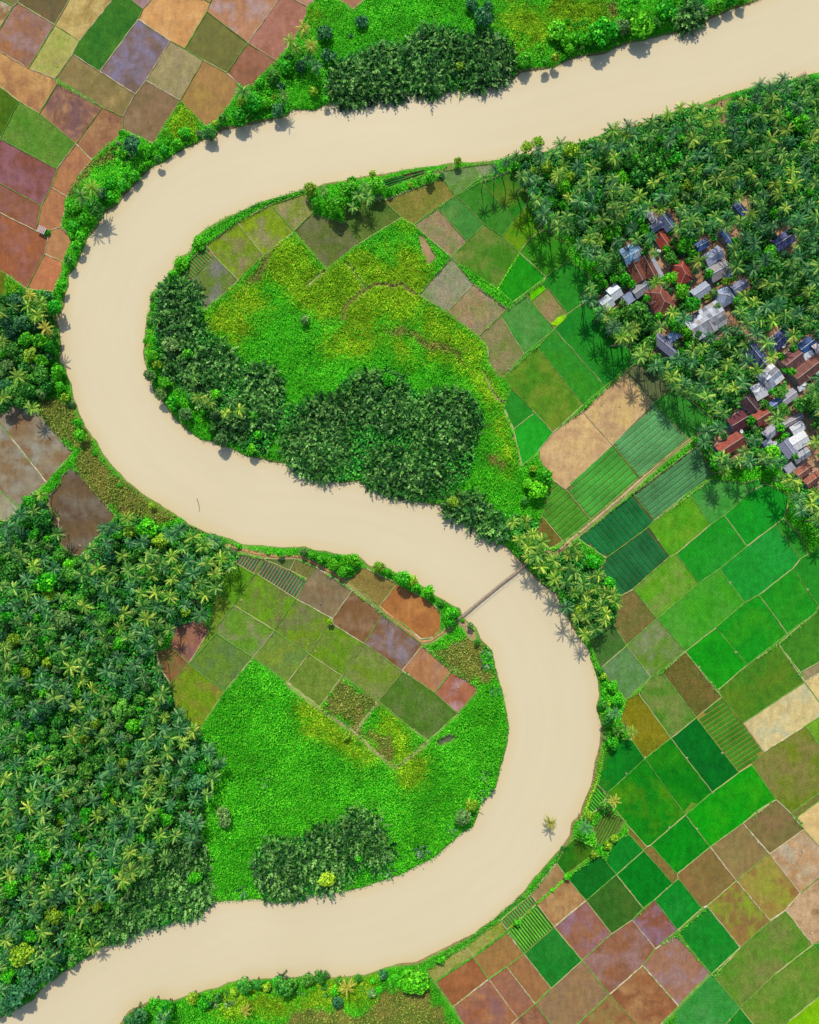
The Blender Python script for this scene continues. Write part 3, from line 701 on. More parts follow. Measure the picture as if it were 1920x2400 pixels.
for _ in range(6):
    WW[3:-3, :] = (WW[:-6] + WW[3:-3] + WW[6:]) / 3; WW[:, 3:-3] = (WW[:, :-6] + WW[:, 3:-3] + WW[:, 6:]) / 3
WW = np.clip(WW * (.5 + 1.4 * fbm(RX, RY, 26, 66)), 0, 1)
def ww_at(px, py):
    i = np.clip(((np.asarray(py) + 60) / 2).round().astype(int), 0, CLS.shape[0] - 1)
    j = np.clip(((np.asarray(px) + 60) / 2).round().astype(int), 0, CLS.shape[1] - 1)
    return WW[i, j]

def cls_at(px, py):
    i = np.clip(((np.asarray(py) + 60) / 2).round().astype(int), 0, CLS.shape[0] - 1)
    j = np.clip(((np.asarray(px) + 60) / 2).round().astype(int), 0, CLS.shape[1] - 1)
    return CLS[i, j]

# ------------------------------------------------------------------ the ground: one sheet, river bed and banks included
def axis(lo, hi, step, far):
    a = list(np.arange(lo, hi + .01, step)); d = step
    while a[-1] < far: d *= 1.35; a.append(a[-1] + d)
    d = step
    while a[0] > -far: d *= 1.35; a.insert(0, a[0] - d)
    return np.array(a)
gx = axis(-206, 206, 1.1, 1800); gy = axis(-254, 254, 1.1, 1800)
GX, GY = np.meshgrid(gx, gy)
PX, PY = GX / S + 960, 1200 - GY / S
near = (np.abs(GX) < 215) & (np.abs(GY) < 262)
river_d = np.where(in_poly(PX, PY, RIVER), -1, 1) * seg_dist(PX, PY, RIVER, True) * S     # metres, negative in the water
gc = np.zeros(PX.shape, np.int8); gc[near] = cls_at(PX[near], PY[near])
# ragged bank line
rag = (fbm(GX, GY, 5, 3) - .5) * 1.6
hill = np.clip((river_d + rag * (np.abs(river_d) < 6)) * .55, -1.9, .0)
mound = fbm(GX, GY, 9, 21) * 2.4 + fbm(GX, GY, 2.6, 22) * .8 - 1.1
GZ = hill + np.where(np.isin(gc, (0, 1, 2)) & (river_d > 1.0), np.clip(mound, 0, 1.6) * np.clip((river_d - 1) / 3, 0, 1), 0)
GZ = np.where(gc == 5, np.minimum(GZ, -.03), GZ)
GZ[river_d < -4] = -1.9

def lerp3(t, a, b): return a[None, None, :] * (1 - t[..., None]) + b[None, None, :] * t[..., None]
def c3(*a): return np.array(C(*a)[:3])
n1 = fbm(GX, GY, 22, 31); n2 = fbm(GX, GY, 6, 32); n3 = fbm(GX, GY, 60, 33)
st = lambda n, a, b: np.clip((n - a) / (b - a), 0, 1)
colr = lerp3(st(n2, .3, .7), c3(20, 140, 4), c3(54, 186, 8))
wild = lerp3(st(n1, .35, .65), c3(138, 172, 20), c3(84, 146, 10))
wild = wild * (1 - st(n2, .6, .75)[..., None] * .2) + c3(120, 108, 24) * st(n2, .6, .75)[..., None] * .2
scrb = lerp3(st(n2, .35, .65), c3(92, 118, 40), c3(140, 130, 60))
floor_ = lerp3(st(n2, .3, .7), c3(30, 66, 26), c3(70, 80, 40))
dirt = lerp3(st(n2, .3, .7), c3(176, 132, 98), c3(206, 164, 126))
fieldc = lerp3(st(n2, .3, .7), c3(96, 128, 50), c3(130, 140, 70))
bed = c3(150, 120, 84)
col = colr.copy()
gw = np.zeros(PX.shape); gw[near] = ww_at(PX[near], PY[near])
col = col * (1 - gw[..., None]) + wild * gw[..., None]
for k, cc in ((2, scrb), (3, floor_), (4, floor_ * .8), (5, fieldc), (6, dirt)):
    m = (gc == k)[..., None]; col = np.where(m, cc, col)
# soften the seams between covers
for _ in range(2):
    c2 = col.copy()
    c2[1:-1, 1:-1] = (col[1:-1, 1:-1] * 2 + col[:-2, 1:-1] + col[2:, 1:-1] + col[1:-1, :-2] + col[1:-1, 2:]) / 6
    col = c2
bk = np.clip(-.2 + .7 * st(n1, .5, .64) - (river_d + rag) / 1.2, 0, 1)[..., None]
col = col * (1 - bk) + bed * bk
ny, nx = GX.shape
idx = np.arange(nx * ny).reshape(ny, nx)
Fq = np.stack([idx[:-1, :-1], idx[:-1, 1:], idx[1:, 1:], idx[1:, :-1]], -1).reshape(-1, 4)
mg, nt, b = new_mat('ground_cover')
va = nt.nodes.new('ShaderNodeVertexColor'); va.layer_name = 'cover'
p = world_pos(nt)
fine = noise(nt, p, 1.6, 6, .65)
f1 = ramp(nt, fine, [(.25, .62), (.5, 1.0), (.78, 1.4)])
nt.links.new(mixc(nt, 1.0, va.outputs[0], f1, 'MULTIPLY'), b.inputs['Base Color'])
b.inputs['Roughness'].default_value = .95; b.inputs['Specular IOR Level'].default_value = .1
bp = N(nt, 'ShaderNodeBump', i_Strength=.9, i_Distance=.3); nt.links.new(fine, bp.inputs['Height']); nt.links.new(bp.outputs[0], b.inputs['Normal'])
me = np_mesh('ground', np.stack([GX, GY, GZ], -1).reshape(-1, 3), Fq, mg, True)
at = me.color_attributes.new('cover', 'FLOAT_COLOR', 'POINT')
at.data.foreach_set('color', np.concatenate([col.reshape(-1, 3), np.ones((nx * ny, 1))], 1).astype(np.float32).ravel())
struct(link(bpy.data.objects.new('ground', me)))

# ------------------------------------------------------------------ the water
mw, nt, b = new_mat('silty_water')
p = world_pos(nt)
fl = N(nt, 'ShaderNodeAttribute'); fl.attribute_name = 'current'          # x: metres downstream, y: metres from the outer bank, z: metres to the nearer bank
mp = N(nt, 'ShaderNodeMapping'); mp.inputs['Scale'].default_value = (.022, .22, 0); nt.links.new(fl.outputs['Vector'], mp.inputs['Vector'])
stk = noise(nt, mp.outputs[0], 1.0, 5, .6, .5)
a = noise(nt, p, .014, 4, .5, .5)
sx = N(nt, 'ShaderNodeSeparateXYZ'); nt.links.new(fl.outputs['Vector'], sx.inputs[0])
sh = ramp(nt, sx.outputs[2], [(0.0, (1.0, .93, .8, 1)), (1.0, (1, 1, 1, 1))])
mr = N(nt, 'ShaderNodeMapRange'); mr.inputs[1].default_value = -1.0; mr.inputs[2].default_value = 7.0
nt.links.new(sx.outputs[2], mr.inputs[0]); nt.links.new(mr.outputs[0], sh.node.inputs[0])
cA = ramp(nt, a, [(.3, C(224, 208, 169)), (.7, C(227, 211, 174))])
cB = mixc(nt, 1.0, cA, ramp(nt, stk, [(.3, (.98, .977, .972, 1)), (.7, (1.012, 1.01, 1.008, 1))]), 'MULTIPLY')
nt.links.new(mixc(nt, 1.0, cB, sh, 'MULTIPLY'), b.inputs['Base Color'])
b.inputs['Roughness'].default_value = .2; b.inputs['IOR'].default_value = 1.33; b.inputs['Specular IOR Level'].default_value = .22
wv = noise(nt, mp.outputs[0], 9.0, 3, .5, .3)
bp = N(nt, 'ShaderNodeBump', i_Strength=.08, i_Distance=.2); nt.links.new(wv, bp.inputs['Height']); nt.links.new(bp.outputs[0], b.inputs['Normal'])
wx = axis(-206, 206, 3.0, 1780); wy = axis(-254, 254, 3.0, 1780)
QX, QY = np.meshgrid(wx, wy); qpx, qpy = QX / S + 960, 1200 - QY / S
best = np.full(QX.shape, 1e18); arc = np.zeros(QX.shape); run = 0.0
for (x0, y0), (x1, y1) in zip(BANK_A[:-1], BANK_A[1:]):
    dx, dy = x1 - x0, y1 - y0; ln = math.hypot(dx, dy)
    if ln < 1e-6: continue
    t = np.clip(((qpx - x0) * dx + (qpy - y0) * dy) / ln ** 2, 0, 1)
    e = np.hypot(qpx - x0 - t * dx, qpy - y0 - t * dy)
    m = e < best; best[m] = e[m]; arc[m] = run + t[m] * ln; run += ln
dB = seg_dist(qpx, qpy, BANK_B)
inside = np.where(in_poly(qpx, qpy, RIVER), 1, -1)
cur = np.stack([arc * S, best * S, np.minimum(best, dB) * S * inside], -1)
my, mx_ = QX.shape; wi = np.arange(my * mx_).reshape(my, mx_)
wf = np.stack([wi[:-1, :-1], wi[:-1, 1:], wi[1:, 1:], wi[1:, :-1]], -1).reshape(-1, 4)
me = np_mesh('river_water', np.stack([QX, QY, np.full(QX.shape, -.62)], -1).reshape(-1, 3), wf, mw)
at = me.attributes.new('current', 'FLOAT_VECTOR', 'POINT'); at.data.foreach_set('vector', cur.astype(np.float32).ravel())
struct(link(bpy.data.objects.new('river_water', me)))

# ------------------------------------------------------------------ the fields
def field_mat(f, i):
    m, nt, b = new_mat('field')
    if f['kind'] == 'm': f = dict(f, c3=tuple(int(.64 * u + .36 * v) for u, v in zip(f['c3'], f['c1'])))
    if f['kind'] == 'm': f = dict(f, **{q: (int(f[q][0] * .97), f[q][1], int(f[q][2] * .95)) for q in ('c1', 'c2', 'c3')})
    if f['kind'] in 'rw': f = dict(f, **{q: (f[q][0], f[q][1], int(f[q][2] * (.78 if f[q][1] > f[q][0] * 1.1 else 1))) for q in ('c1', 'c2', 'c3')})
    k = f['kind']
    off = (i * 37.1 % 500, i * 91.7 % 700, 0)
    p = world_pos(nt, off)
    ang = f.get('ang', 0)
    ps = world_pos(nt, off, ang, (1, .3, 1))
    a = noise(nt, p, .075, 5, .6, .3)
    q = noise(nt, p, .11 if k != 'r' else .07, 6, .62, .35)
    q2 = noise(nt, ps, .5, 4, .6); q3 = noise(nt, p, .28, 6, .7)
    fine = noise(nt, p, 2.2 if k in 'rsv' else 1.3, 6, .7)
    base = ramp(nt, a, [(.38, C(*f['c1'])), (.62, C(*f['c2']))])
    e = .7 - f['amt'] * .34
    soft = .09 if k in 'mt' else .14
    msk = ramp(nt, q, [(e - soft, 0.0), (e + soft, 1.0)])
    c = mixc(nt, msk, base, C(*f['c3']))  # patch colour; lilac ones on wet mud are sky sheen painted in
    c = mixc(nt, 1.0, c, ramp(nt, q2, [(.3, .88), (.7, 1.12)]), 'MULTIPLY')
    c = mixc(nt, 1.0, c, ramp(nt, q3, [(.32, (.82, .8, .8, 1)), (.68, (1.18, 1.17, 1.1, 1))]), 'MULTIPLY')
    if k == 'r':                       # faint planting rows
        pr = world_pos(nt, off, ang, (1, 1, 1))
        wr = N(nt, 'ShaderNodeTexWave', wave_type='BANDS', bands_direction='Y'); wr.inputs['Scale'].default_value = .24; wr.inputs['Distortion'].default_value = 2.2; wr.inputs['Detail'].default_value = 3; wr.inputs['Detail Scale'].default_value = 1.5
        nt.links.new(pr, wr.inputs['Vector'])
        c = mixc(nt, 1.0, c, ramp(nt, wr.outputs['Fac'], [(.2, .95), (.8, 1.045)]), 'MULTIPLY')
    lo, hi = dict(m=(.82, 1.16), t=(.8, 1.18), r=(.68, 1.3), w=(.62, 1.34)).get(k, (.75, 1.2))
    c = mixc(nt, 1.0, c, ramp(nt, fine, [(.3, lo), (.7, hi)]), 'MULTIPLY')
    nt.links.new(c, b.inputs['Base Color'])
    b.inputs['Roughness'].default_value = .7 if k == 'm' else .95
    b.inputs['Specular IOR Level'].default_value = .12 if k == 'm' else .03
    bp = N(nt, 'ShaderNodeBump', i_Strength=dict(m=.15, t=.35, r=.8, w=.9).get(k, .4), i_Distance=.25)
    nt.links.new(fine, bp.inputs['Height']); nt.links.new(bp.outputs[0], b.inputs['Normal'])
    return m

def inset(poly, d):
    """shrink a ground polygon (counter-clockwise) by d metres"""
    n = len(poly); out = []
    for i in range(n):
        a, b_, c = Vector(poly[i - 1]), Vector(poly[i]), Vector(poly[(i + 1) % n])
        e1 = (b_ - a).normalized(); e2 = (c - b_).normalized()
        n1 = Vector((-e1.y, e1.x)); n2 = Vector((-e2.y, e2.x))
        s = n1 + n2
        if s.length < .2: s = n1
        s.normalize(); k = d / max(.4, s.dot(n1))
        out.append(tuple(b_ + s * k))
    return out

def ccw(poly):
    a = sum(x0 * y1 - x1 * y0 for (x0, y0), (x1, y1) in zip(poly, poly[1:] + poly[:1]))
    return poly if a > 0 else poly[::-1]

ROWMATS = {}
def clip_line(poly, o, d):
    """pieces of the line o+t*d inside the polygon"""
    ts = []
    n = len(poly)
    for i in range(n):
        a = Vector(poly[i]) - o; b_ = Vector(poly[(i + 1) % n]) - o
        ca = a.x * d.y - a.y * d.x; cb = b_.x * d.y - b_.y * d.x
        if (ca > 0) != (cb > 0):
            k = ca / (ca - cb); q = a + (b_ - a) * k
            ts.append(q.dot(d))
    ts.sort()
    return list(zip(ts[::2], ts[1::2]))

for i, f in enumerate(FIELDS):
    g = ccw([G2(p) for p in f['p']])
    g = inset(g, .22)
    e = max(range(len(g)), key=lambda j: (Vector(g[j]) - Vector(g[j - 1])).length)
    dv = Vector(g[e]) - Vector(g[e - 1]); f['ang'] = -math.atan2(dv.y, dv.x)
    z = dict(m=.02, t=.04, r=.22, w=.12).get(f['kind'], .03)
    n = len(g)
    V = [(x, y, z) for x, y in g] + [(x, y, -.4) for x, y in g]
    F = [tuple(range(n))] + [(j, j + n, (j + 1) % n + n, (j + 1) % n) for j in range(n)]
    fo = struct(mesh_obj('paddy_field' if f['kind'] in 'mtrws' else 'vegetable_plot', V, F, field_mat(f, i)))
    f['obj'] = fo
    if f['rows']:
        deg, pitch, width, rc = f['rows']
        d = Vector((math.cos(math.radians(-deg)), math.sin(math.radians(-deg))))
        nrm = Vector((-d.y, d.x))
        gi = inset(g, .35)
        prj = [Vector(q).dot(nrm) for q in gi]
        key = rc
        if key not in ROWMATS:
            dk = tuple(int(v * .72) for v in rc); lt = tuple(min(255, int(v * 1.18)) for v in rc)
            m, nt, b = new_mat('crop_leaves')
            p = world_pos(nt)
            q = noise(nt, p, 2.4, 6, .7); q1 = noise(nt, p, .1, 3)
            c = mixc(nt, 1.0, ramp(nt, q, [(.28, C(*dk)), (.72, C(*lt))]), ramp(nt, q1, [(.35, .8), (.65, 1.2)]), 'MULTIPLY')
            nt.links.new(c, b.inputs['Base Color']); b.inputs['Roughness'].default_value = .95; b.inputs['Specular IOR Level'].default_value = .03
            bp = N(nt, 'ShaderNodeBump', i_Strength=.9, i_Distance=.25); nt.links.new(q, bp.inputs['Height']); nt.links.new(bp.outputs[0], b.inputs['Normal'])
            ROWMATS[key] = m
        t = min(prj) + pitch * .5
        while t < max(prj):
            for t0, t1 in clip_line(gi, nrm * t, d):
                if t1 - t0 < 1.0: continue
                hgt = .45 if f['kind'] == 'v' else .22
                V = []; F = []
                ns = max(2, int((t1 - t0) / 1.6))
                for s_ in range(ns + 1):
                    q = nrm * t + d * (t0 + (t1 - t0) * s_ / ns)
                    wv = width * .5 * (U(.8, 1.12) if f['kind'] == 'v' else U(.96, 1.03)); hh = hgt * U(.75, 1.15)
                    for o_, zz in ((-wv, .0), (-wv * .6, hh), (wv * .6, hh * .97), (wv, .0)):
                        qq = q + nrm * o_
                        V.append((qq.x, qq.y, z + zz + (.004 if zz == 0 else 0)))
                for s_ in range(ns):
                    for k in range(3):
                        a_ = s_ * 4 + k
                        F.append((a_, a_ + 4, a_ + 5, a_ + 1))
                F += [(0, 1, 2, 3), (ns * 4 + 3, ns * 4 + 2, ns * 4 + 1, ns * 4)]
                mesh_obj('crop_row' if f['kind'] == 'v' else 'rice_strip', V, F, ROWMATS[key], fo)
            t += pitch

def sheet(name, p, col, z, rough=.9, kind='r', thick=.2):
    f = dict(c1=col, c2=tuple(int(v * .9) for v in col), c3=tuple(min(255, int(v * 1.05)) for v in col), kind=kind, amt=.3)
    g = ccw([G2(q) for q in p]); n = len(g)
    V = [(x, y, z) for x, y in g] + [(x, y, z - thick) for x, y in g]
    F = [tuple(range(n))] + [(j, j + n, (j + 1) % n + n, (j + 1) % n) for j in range(n)]
    return struct(mesh_obj(name, V, F, field_mat(f, random.randrange(99))))
for p_, c_ in SEEDBEDS: sheet('seedbed', p_, c_, .42, .9, 'r', .3)
for p_, c_, k_ in PONDS: sheet('muddy_pool', p_, c_, .16, .3, 'm', .5)

# ------------------------------------------------------------------ earth bunds along every field edge
bund_mats = []
for c0, c1 in (((116, 172, 70), (96, 150, 56)), ((206, 188, 150), (176, 160, 112)), ((150, 180, 84), (190, 176, 130)), ((130, 160, 70), (110, 130, 60)), ((222, 204, 178), (150, 170, 90)), ((150, 124, 78), (110, 116, 50))):
    m, nt, b = new_mat('bund_earth_and_grass')
    p = world_pos(nt); q = noise(nt, p, .35, 5, .7); q2 = noise(nt, p, 3.0, 4)
    c = mixc(nt, 1.0, ramp(nt, q, [(.42, C(*c0)), (.58, C(*c1))]), ramp(nt, q2, [(.3, .7), (.7, 1.25)]), 'MULTIPLY')
    nt.links.new(c, b.inputs['Base Color']); b.inputs['Roughness'].default_value = .95; b.inputs['Specular IOR Level'].default_value = .1
    bund_mats.append(m)

def ribbon(name, line, w, h, mat, z0=-.05, wob=.12, parent=None):
    """a low hump of earth along a ground line"""
    P_ = [Vector(line[0])]
    for a, b_ in zip(line[:-1], line[1:]):
        a, b_ = Vector(a), Vector(b_); L = (b_ - a).length; k = max(1, int(L / 2.2))
        for j in range(1, k + 1): P_.append(a + (b_ - a) * j / k)
    V = []; F = []
    for j, q in enumerate(P_):
        d = (P_[min(j + 1, len(P_) - 1)] - P_[max(j - 1, 0)]).normalized(); n_ = Vector((-d.y, d.x))
        end = j in (0, len(P_) - 1)
        q = q + n_ * (0 if end else U(-wob, wob))
        ww = w * U(.78, 1.22) * .5; hh = h * U(.7, 1.25)
        for o_, zz in ((-1, 0), (-.55, .8), (0, 1), (.55, .8), (1, 0)):
            r_ = q + n_ * o_ * ww
            V.append((r_.x, r_.y, z0 + zz * hh))
    for j in range(len(P_) - 1):
        for k in range(4):
            a = j * 5 + k; F.append((a, a + 5, a + 6, a + 1))
    return mesh_obj(name, V, F, mat, parent)

seen = {}
for f in FIELDS:
    q = f['p']
    for i in range(len(q)):
        a, b_ = q[i], q[(i + 1) % len(q)]
        seen.setdefault(tuple(sorted((a, b_))), []).append(f['kind'])
for (a, b_), kinds in seen.items():
    if max(a[0], b_[0]) < -15 or min(a[0], b_[0]) > 1935 or max(a[1], b_[1]) < -15 or min(a[1], b_[1]) > 2415: continue
    if math.hypot(a[0] - b_[0], a[1] - b_[1]) < 2: continue
    wet = sum(k in 'mt' for k in kinds)
    mt = random.choice(bund_mats[:5] if wet else [bund_mats[0], bund_mats[2], bund_mats[2], bund_mats[3], bund_mats[0]])
    w = U(.5, .76) * (1.0 if len(kinds) > 1 else 1.25)
    struct(ribbon('earth_bund', [G2(a), G2(b_)], w, U(.34, .46) + (.1 if not wet else 0), mt))
for l, w, c in PATHS:
    m = plain('trodden_earth', C(*c), .95, .12, 1.5)
    struct(ribbon('footpath', [G2(q) for q in l], w * 1.15, .34, m, -.02, .1))
for l, c_ in (("O 120,262 330,415 540,580", 1), ("T 845,1325 590,1590 460,1725 440,1800", 0), ("K 765,0 835,165 905,462", 1), ("G 0,712 75,735 300,880 555,1070 630,1160 640,1280 720,1395 770,1395", 3), ("S 60,1260 205,1395 345,1595 470,1800", 0),
  ("F 1120,930 1140,820 1250,720 1370,645 1530,655 1600,650 1680,710 G 60,725", 5), ("F 985,525 900,600 830,660", 2), ("F 1150,470 1230,570 1300,680", 0), ("N 660,550 930,760 1220,960 1400,1130 1540,1240 O 0,1150 150,1025", 2), ("G 600,1350 650,1480 700,1560 760,1600", 2), ("N 1225,940 1395,705", 2), ("F 730,230 860,420 985,525", 0)):
    struct(ribbon('grassy_bank', [G2(q) for q in pts(l)], 1.8, .5, bund_mats[c_ if c_ != 1 else 2]))
bund_mats[5:] = []
# ------------------------------------------------------------------ foliage materials
LM = dict(
 b=leaf_mat('leaf_bright_green', C(20, 116, 8), C(56, 180, 14), C(116, 214, 36)),
 m=leaf_mat('leaf_mid_green', C(22, 88, 22), C(52, 134, 34), C(104, 172, 56)),
 d=leaf_mat('leaf_dark_green', C(18, 78, 40), C(42, 114, 56), C(92, 152, 90)),
 y=leaf_mat('leaf_yellow_green', C(72, 128, 14), C(128, 176, 26), C(176, 206, 58)),
 g=leaf_mat('leaf_grey_green', C(60, 108, 44), C(92, 140, 64), C(136, 172, 96)))
PM = [leaf_mat('palm_leaf_green', C(24, 90, 30), C(72, 138, 46), C(158, 192, 80), .3, .45, .05, True, .25, 1.75, True),
      leaf_mat('palm_leaf_yellow', C(44, 108, 20), C(106, 158, 36), C(194, 210, 80), .3, .45, .05, True, .25, 1.75, True),
      leaf_mat('palm_leaf_deep', C(18, 78, 40), C(50, 120, 60), C(122, 170, 98), .3, .45, .05, True, .25, 1.75, True),
      leaf_mat('palm_leaf_golden', C(126, 140, 28), C(192, 192, 58), C(236, 226, 108), .3, .5, .05, True, .2, 1.25, True)]
NM = leaf_mat('nipa_leaf', C(6, 50, 14), C(40, 104, 28), C(124, 178, 82), .2, .45, .03, False, .2, 1.6, True)
NM2 = leaf_mat('nipa_leaf_blue', C(24, 74, 40), C(56, 112, 64), C(136, 172, 124), .2, .45, .03, True, .2, 1.5, True)
VM = leaf_mat('vine_leaf', C(30, 128, 14), C(62, 174, 22), C(108, 200, 44), .25, .7, .04, False, .05, 1.75, False, .24)
WM = leaf_mat('wild_grass_blade', C(62, 140, 6), C(114, 180, 14), C(180, 210, 50), .25, .7, .05, False, .05, 1.65, False, .26)
SM = leaf_mat('scrub_leaf', C(70, 96, 28), C(110, 132, 42), C(168, 164, 80), .2, .7, .04, False, .05)
UM = leaf_mat('undergrowth_leaf', C(14, 90, 28), C(38, 134, 38), C(92, 176, 60), .2, .7, .03, False, .05, 1.8)
BARK = plain('palm_bark', C(150, 132, 112), .9, .2, 4, .3)
WOOD = plain('tree_bark', C(112, 92, 72), .9, .2, 4, .3)

# ------------------------------------------------------------------ shapes shared by all plants of a kind
def frond_verts(L, pitch, droop, n=9, wid=.85, leafw=.34, fold=.45, seed=0):
    """one feather leaf along +x: rachis curve with drooping leaflets on both sides"""
    r = random.Random(seed)
    V = []; F = []
    p = Vector((0, 0, 0)); a = pitch
    P_ = [p.copy()]; A_ = [a]
    for i in range(n):
        a -= droop / n * (0.5 + 1.0 * i / n)
        p = p + Vector((math.cos(a), 0, math.sin(a))) * (L / n)
        P_.append(p.copy()); A_.append(a)
    for i in range(n):                                 # rachis
        w = .07 * (1 - i / n) + .02
        k = len(V)
        V += [P_[i] + Vector((0, -w, 0)), P_[i] + Vector((0, w, 0)), P_[i + 1] + Vector((0, w * .85, 0)), P_[i + 1] + Vector((0, -w * .85, 0))]
        F.append((k, k + 3, k + 2, k + 1))
    for i in range(1, n + 1):
        t = i / n
        ll = wid * (math.sin(math.pi * (.18 + .74 * t)) ** .7) * r.uniform(.85, 1.1)
        for s in (-1, 1):
            q = P_[i - 1].lerp(P_[i], r.uniform(.2, .9))
            d = Vector((math.cos(A_[i]), 0, math.sin(A_[i])))
            up = Vector((-math.sin(A_[i]), 0, math.cos(A_[i])))
            dirn = (d * .75 + Vector((0, s, 0)) * .85 - up * fold).normalized()
            tip = q + dirn * ll
            k = len(V)
            V += [q - d * leafw * .45, q + d * leafw * .55, tip + d * leafw * .12, tip - d * leafw * .05]
            F.append((k, k + 1, k + 2, k + 3) if s > 0 else (k + 3, k + 2, k + 1, k))
    return V, F

def rot_z(V, a): c, s = math.cos(a), math.sin(a); return [Vector((v[0] * c - v[1] * s, v[0] * s + v[1] * c, v[2])) for v in V]

FRONDS = [frond_verts(4.1, math.radians(p_), math.radians(d_), 9, .8, .4, .5, i)
          for i, (p_, d_) in enumerate(((62, 60), (42, 75), (24, 70), (8, 60), (-12, 50), (-34, 36)))]
def palm_crown(seed, nf=21):
    r = random.Random(seed); parts = []
    for i in range(nf):
        t = i / (nf - 1)
        fi = min(5, int(t * 5.6 + r.uniform(-.4, .4))) if t > .08 else 0
        v, f = FRONDS[max(0, fi)]
        s = r.uniform(.82, 1.12)
        v = [Vector(q) * s for q in v]
        parts.append((rot_z(v, i * 2.39996 + r.uniform(-.25, .25)), f))
    return parts
def vf_mesh(name, V, F, mats):
    me = bpy.data.meshes.new(name)
    me.from_pydata([tuple(v) for v in V], [], F)
    for m in (mats if isinstance(mats, list) else [mats]): me.materials.append(m)
    me.update(); return me

def tint(me, per):
    n = len(me.vertices)
    if per: r = np.random.default_rng(5).random(n // per + 2); v = r[np.arange(n) // per]
    else: v = np.full(n, .62)
    at_ = me.attributes.new('tint', 'FLOAT', 'POINT'); at_.data.foreach_set('value', v.astype(np.float32))
    return me
CROWN_VF = [join(*palm_crown(s, 20 + s % 4)) for s in range(6)]
CROWN_ME = [[tint(vf_mesh('palm_crown', v, f, PM[k]), 108) for (v, f) in CROWN_VF] for k in range(4)]
FROND_ME = [[tint(vf_mesh('frond', v, f, PM[k]), 0) for (v, f) in FRONDS] for k in range(4)]
def trunk_mesh(bend):
    path = [(bend * math.sin(t * 1.5) , 0, t) for t in (0, .15, .35, .55, .75, .9, 1.0)]
    x0 = path[-1][0]
    path = [(x - x0 * 1.0, y, z) for x, y, z in path]
    V, F = tube([(x, y, z * 10) for x, y, z in path], [.26, .19, .16, .14, .13, .13, .12], 6)
    return vf_mesh('palm_trunk', V, F, BARK)
TRUNKS = [trunk_mesh(b_) for b_ in (0.0, .6, 1.2, -.8, -1.5)]

def broadleaf_crown(seed, nl=620):
    """leaf clumps on the outside of several uneven lobes; unit radius"""
    r = np.random.default_rng(seed)
    k = r.integers(6, 10)
    lobes = [(0, 0, .25, .62)]
    for i in range(k):
        a = i * 2 * math.pi / k + r.uniform(-.3, .3); d = r.uniform(.38, .62)
        lobes.append((d * math.cos(a), d * math.sin(a), r.uniform(-.2, .3), r.uniform(.3, .46)))
    cen = []; nr = []
    for x, y, z, q in lobes:
        n = int(nl * q * q / sum(l[3] ** 2 for l in lobes))
        v = r.normal(size=(n, 3)); v[:, 2] = np.abs(v[:, 2]) * 1.1 - .25
        v /= np.linalg.norm(v, axis=1, keepdims=True)
        rad = q * r.uniform(.72, 1.08, (n, 1))
        cen.append(np.array([x, y, z]) + v * rad * np.array([1, 1, .85])); nr.append(v + r.normal(size=(n, 3)) * .45)
    cen = np.concatenate(cen); nr = np.concatenate(nr)
    n = len(cen)
    return cen, nr, r.uniform(.12, .22, n), r.uniform(1.2, 1.9, n), r.uniform(0, 6.28, n)
BL = [broadleaf_crown(50 + s) for s in range(5)]
BL_ME = {k: [quads('leaf_crown', *B_, LM[k], False) for B_ in BL] for k in LM}
BLS = [broadleaf_crown(80 + s, 260) for s in range(4)]
def bigger(t): c_, n_, s_, a_, g_ = t; return c_, n_, s_ * 1.5, a_, g_
BLS_ME = {k: [quads('leaf_crown', *bigger(B_), LM[k], False) for B_ in BLS] for k in LM}
def limb_trunk(seed):
    r = random.Random(seed)
    parts = [tube([(0, 0, 0), (.02, .01, .5), (.0, .03, 1.0)], [.09, .06, .045], 6)]
    for i in range(4):
        a = i * 1.57 + r.uniform(-.4, .4)
        parts.append(tube([(0, .02, .75), (.25 * math.cos(a), .25 * math.sin(a), 1.02), (.5 * math.cos(a), .5 * math.sin(a), 1.2)], [.045, .03, .012], 5))
    return vf_mesh('trunk_and_limbs', *join(*parts), WOOD)
LT = [limb_trunk(i) for i in range(3)]

def nipa_vf(seed, nf=9, L=5.2):
    r = random.Random(seed); parts = []
    for i in range(nf):
        t = i / nf
        v, f = frond_verts(L * r.uniform(.75, 1.1), math.radians(r.uniform(58, 86) - 22 * t), math.radians(r.uniform(30, 70)), 6, 1.15, .95, .18, seed * 31 + i)
        parts.append((rot_z(v, i * 2.39996 + r.uniform(-.3, .3)), f))
    return join(*parts)
NIPA_VF = [nipa_vf(s, 7, 5.6) for s in range(5)]
NIPA_ME = [tint(vf_mesh('nipa_fronds', v, f, NM2), 72) for v, f in NIPA_VF]

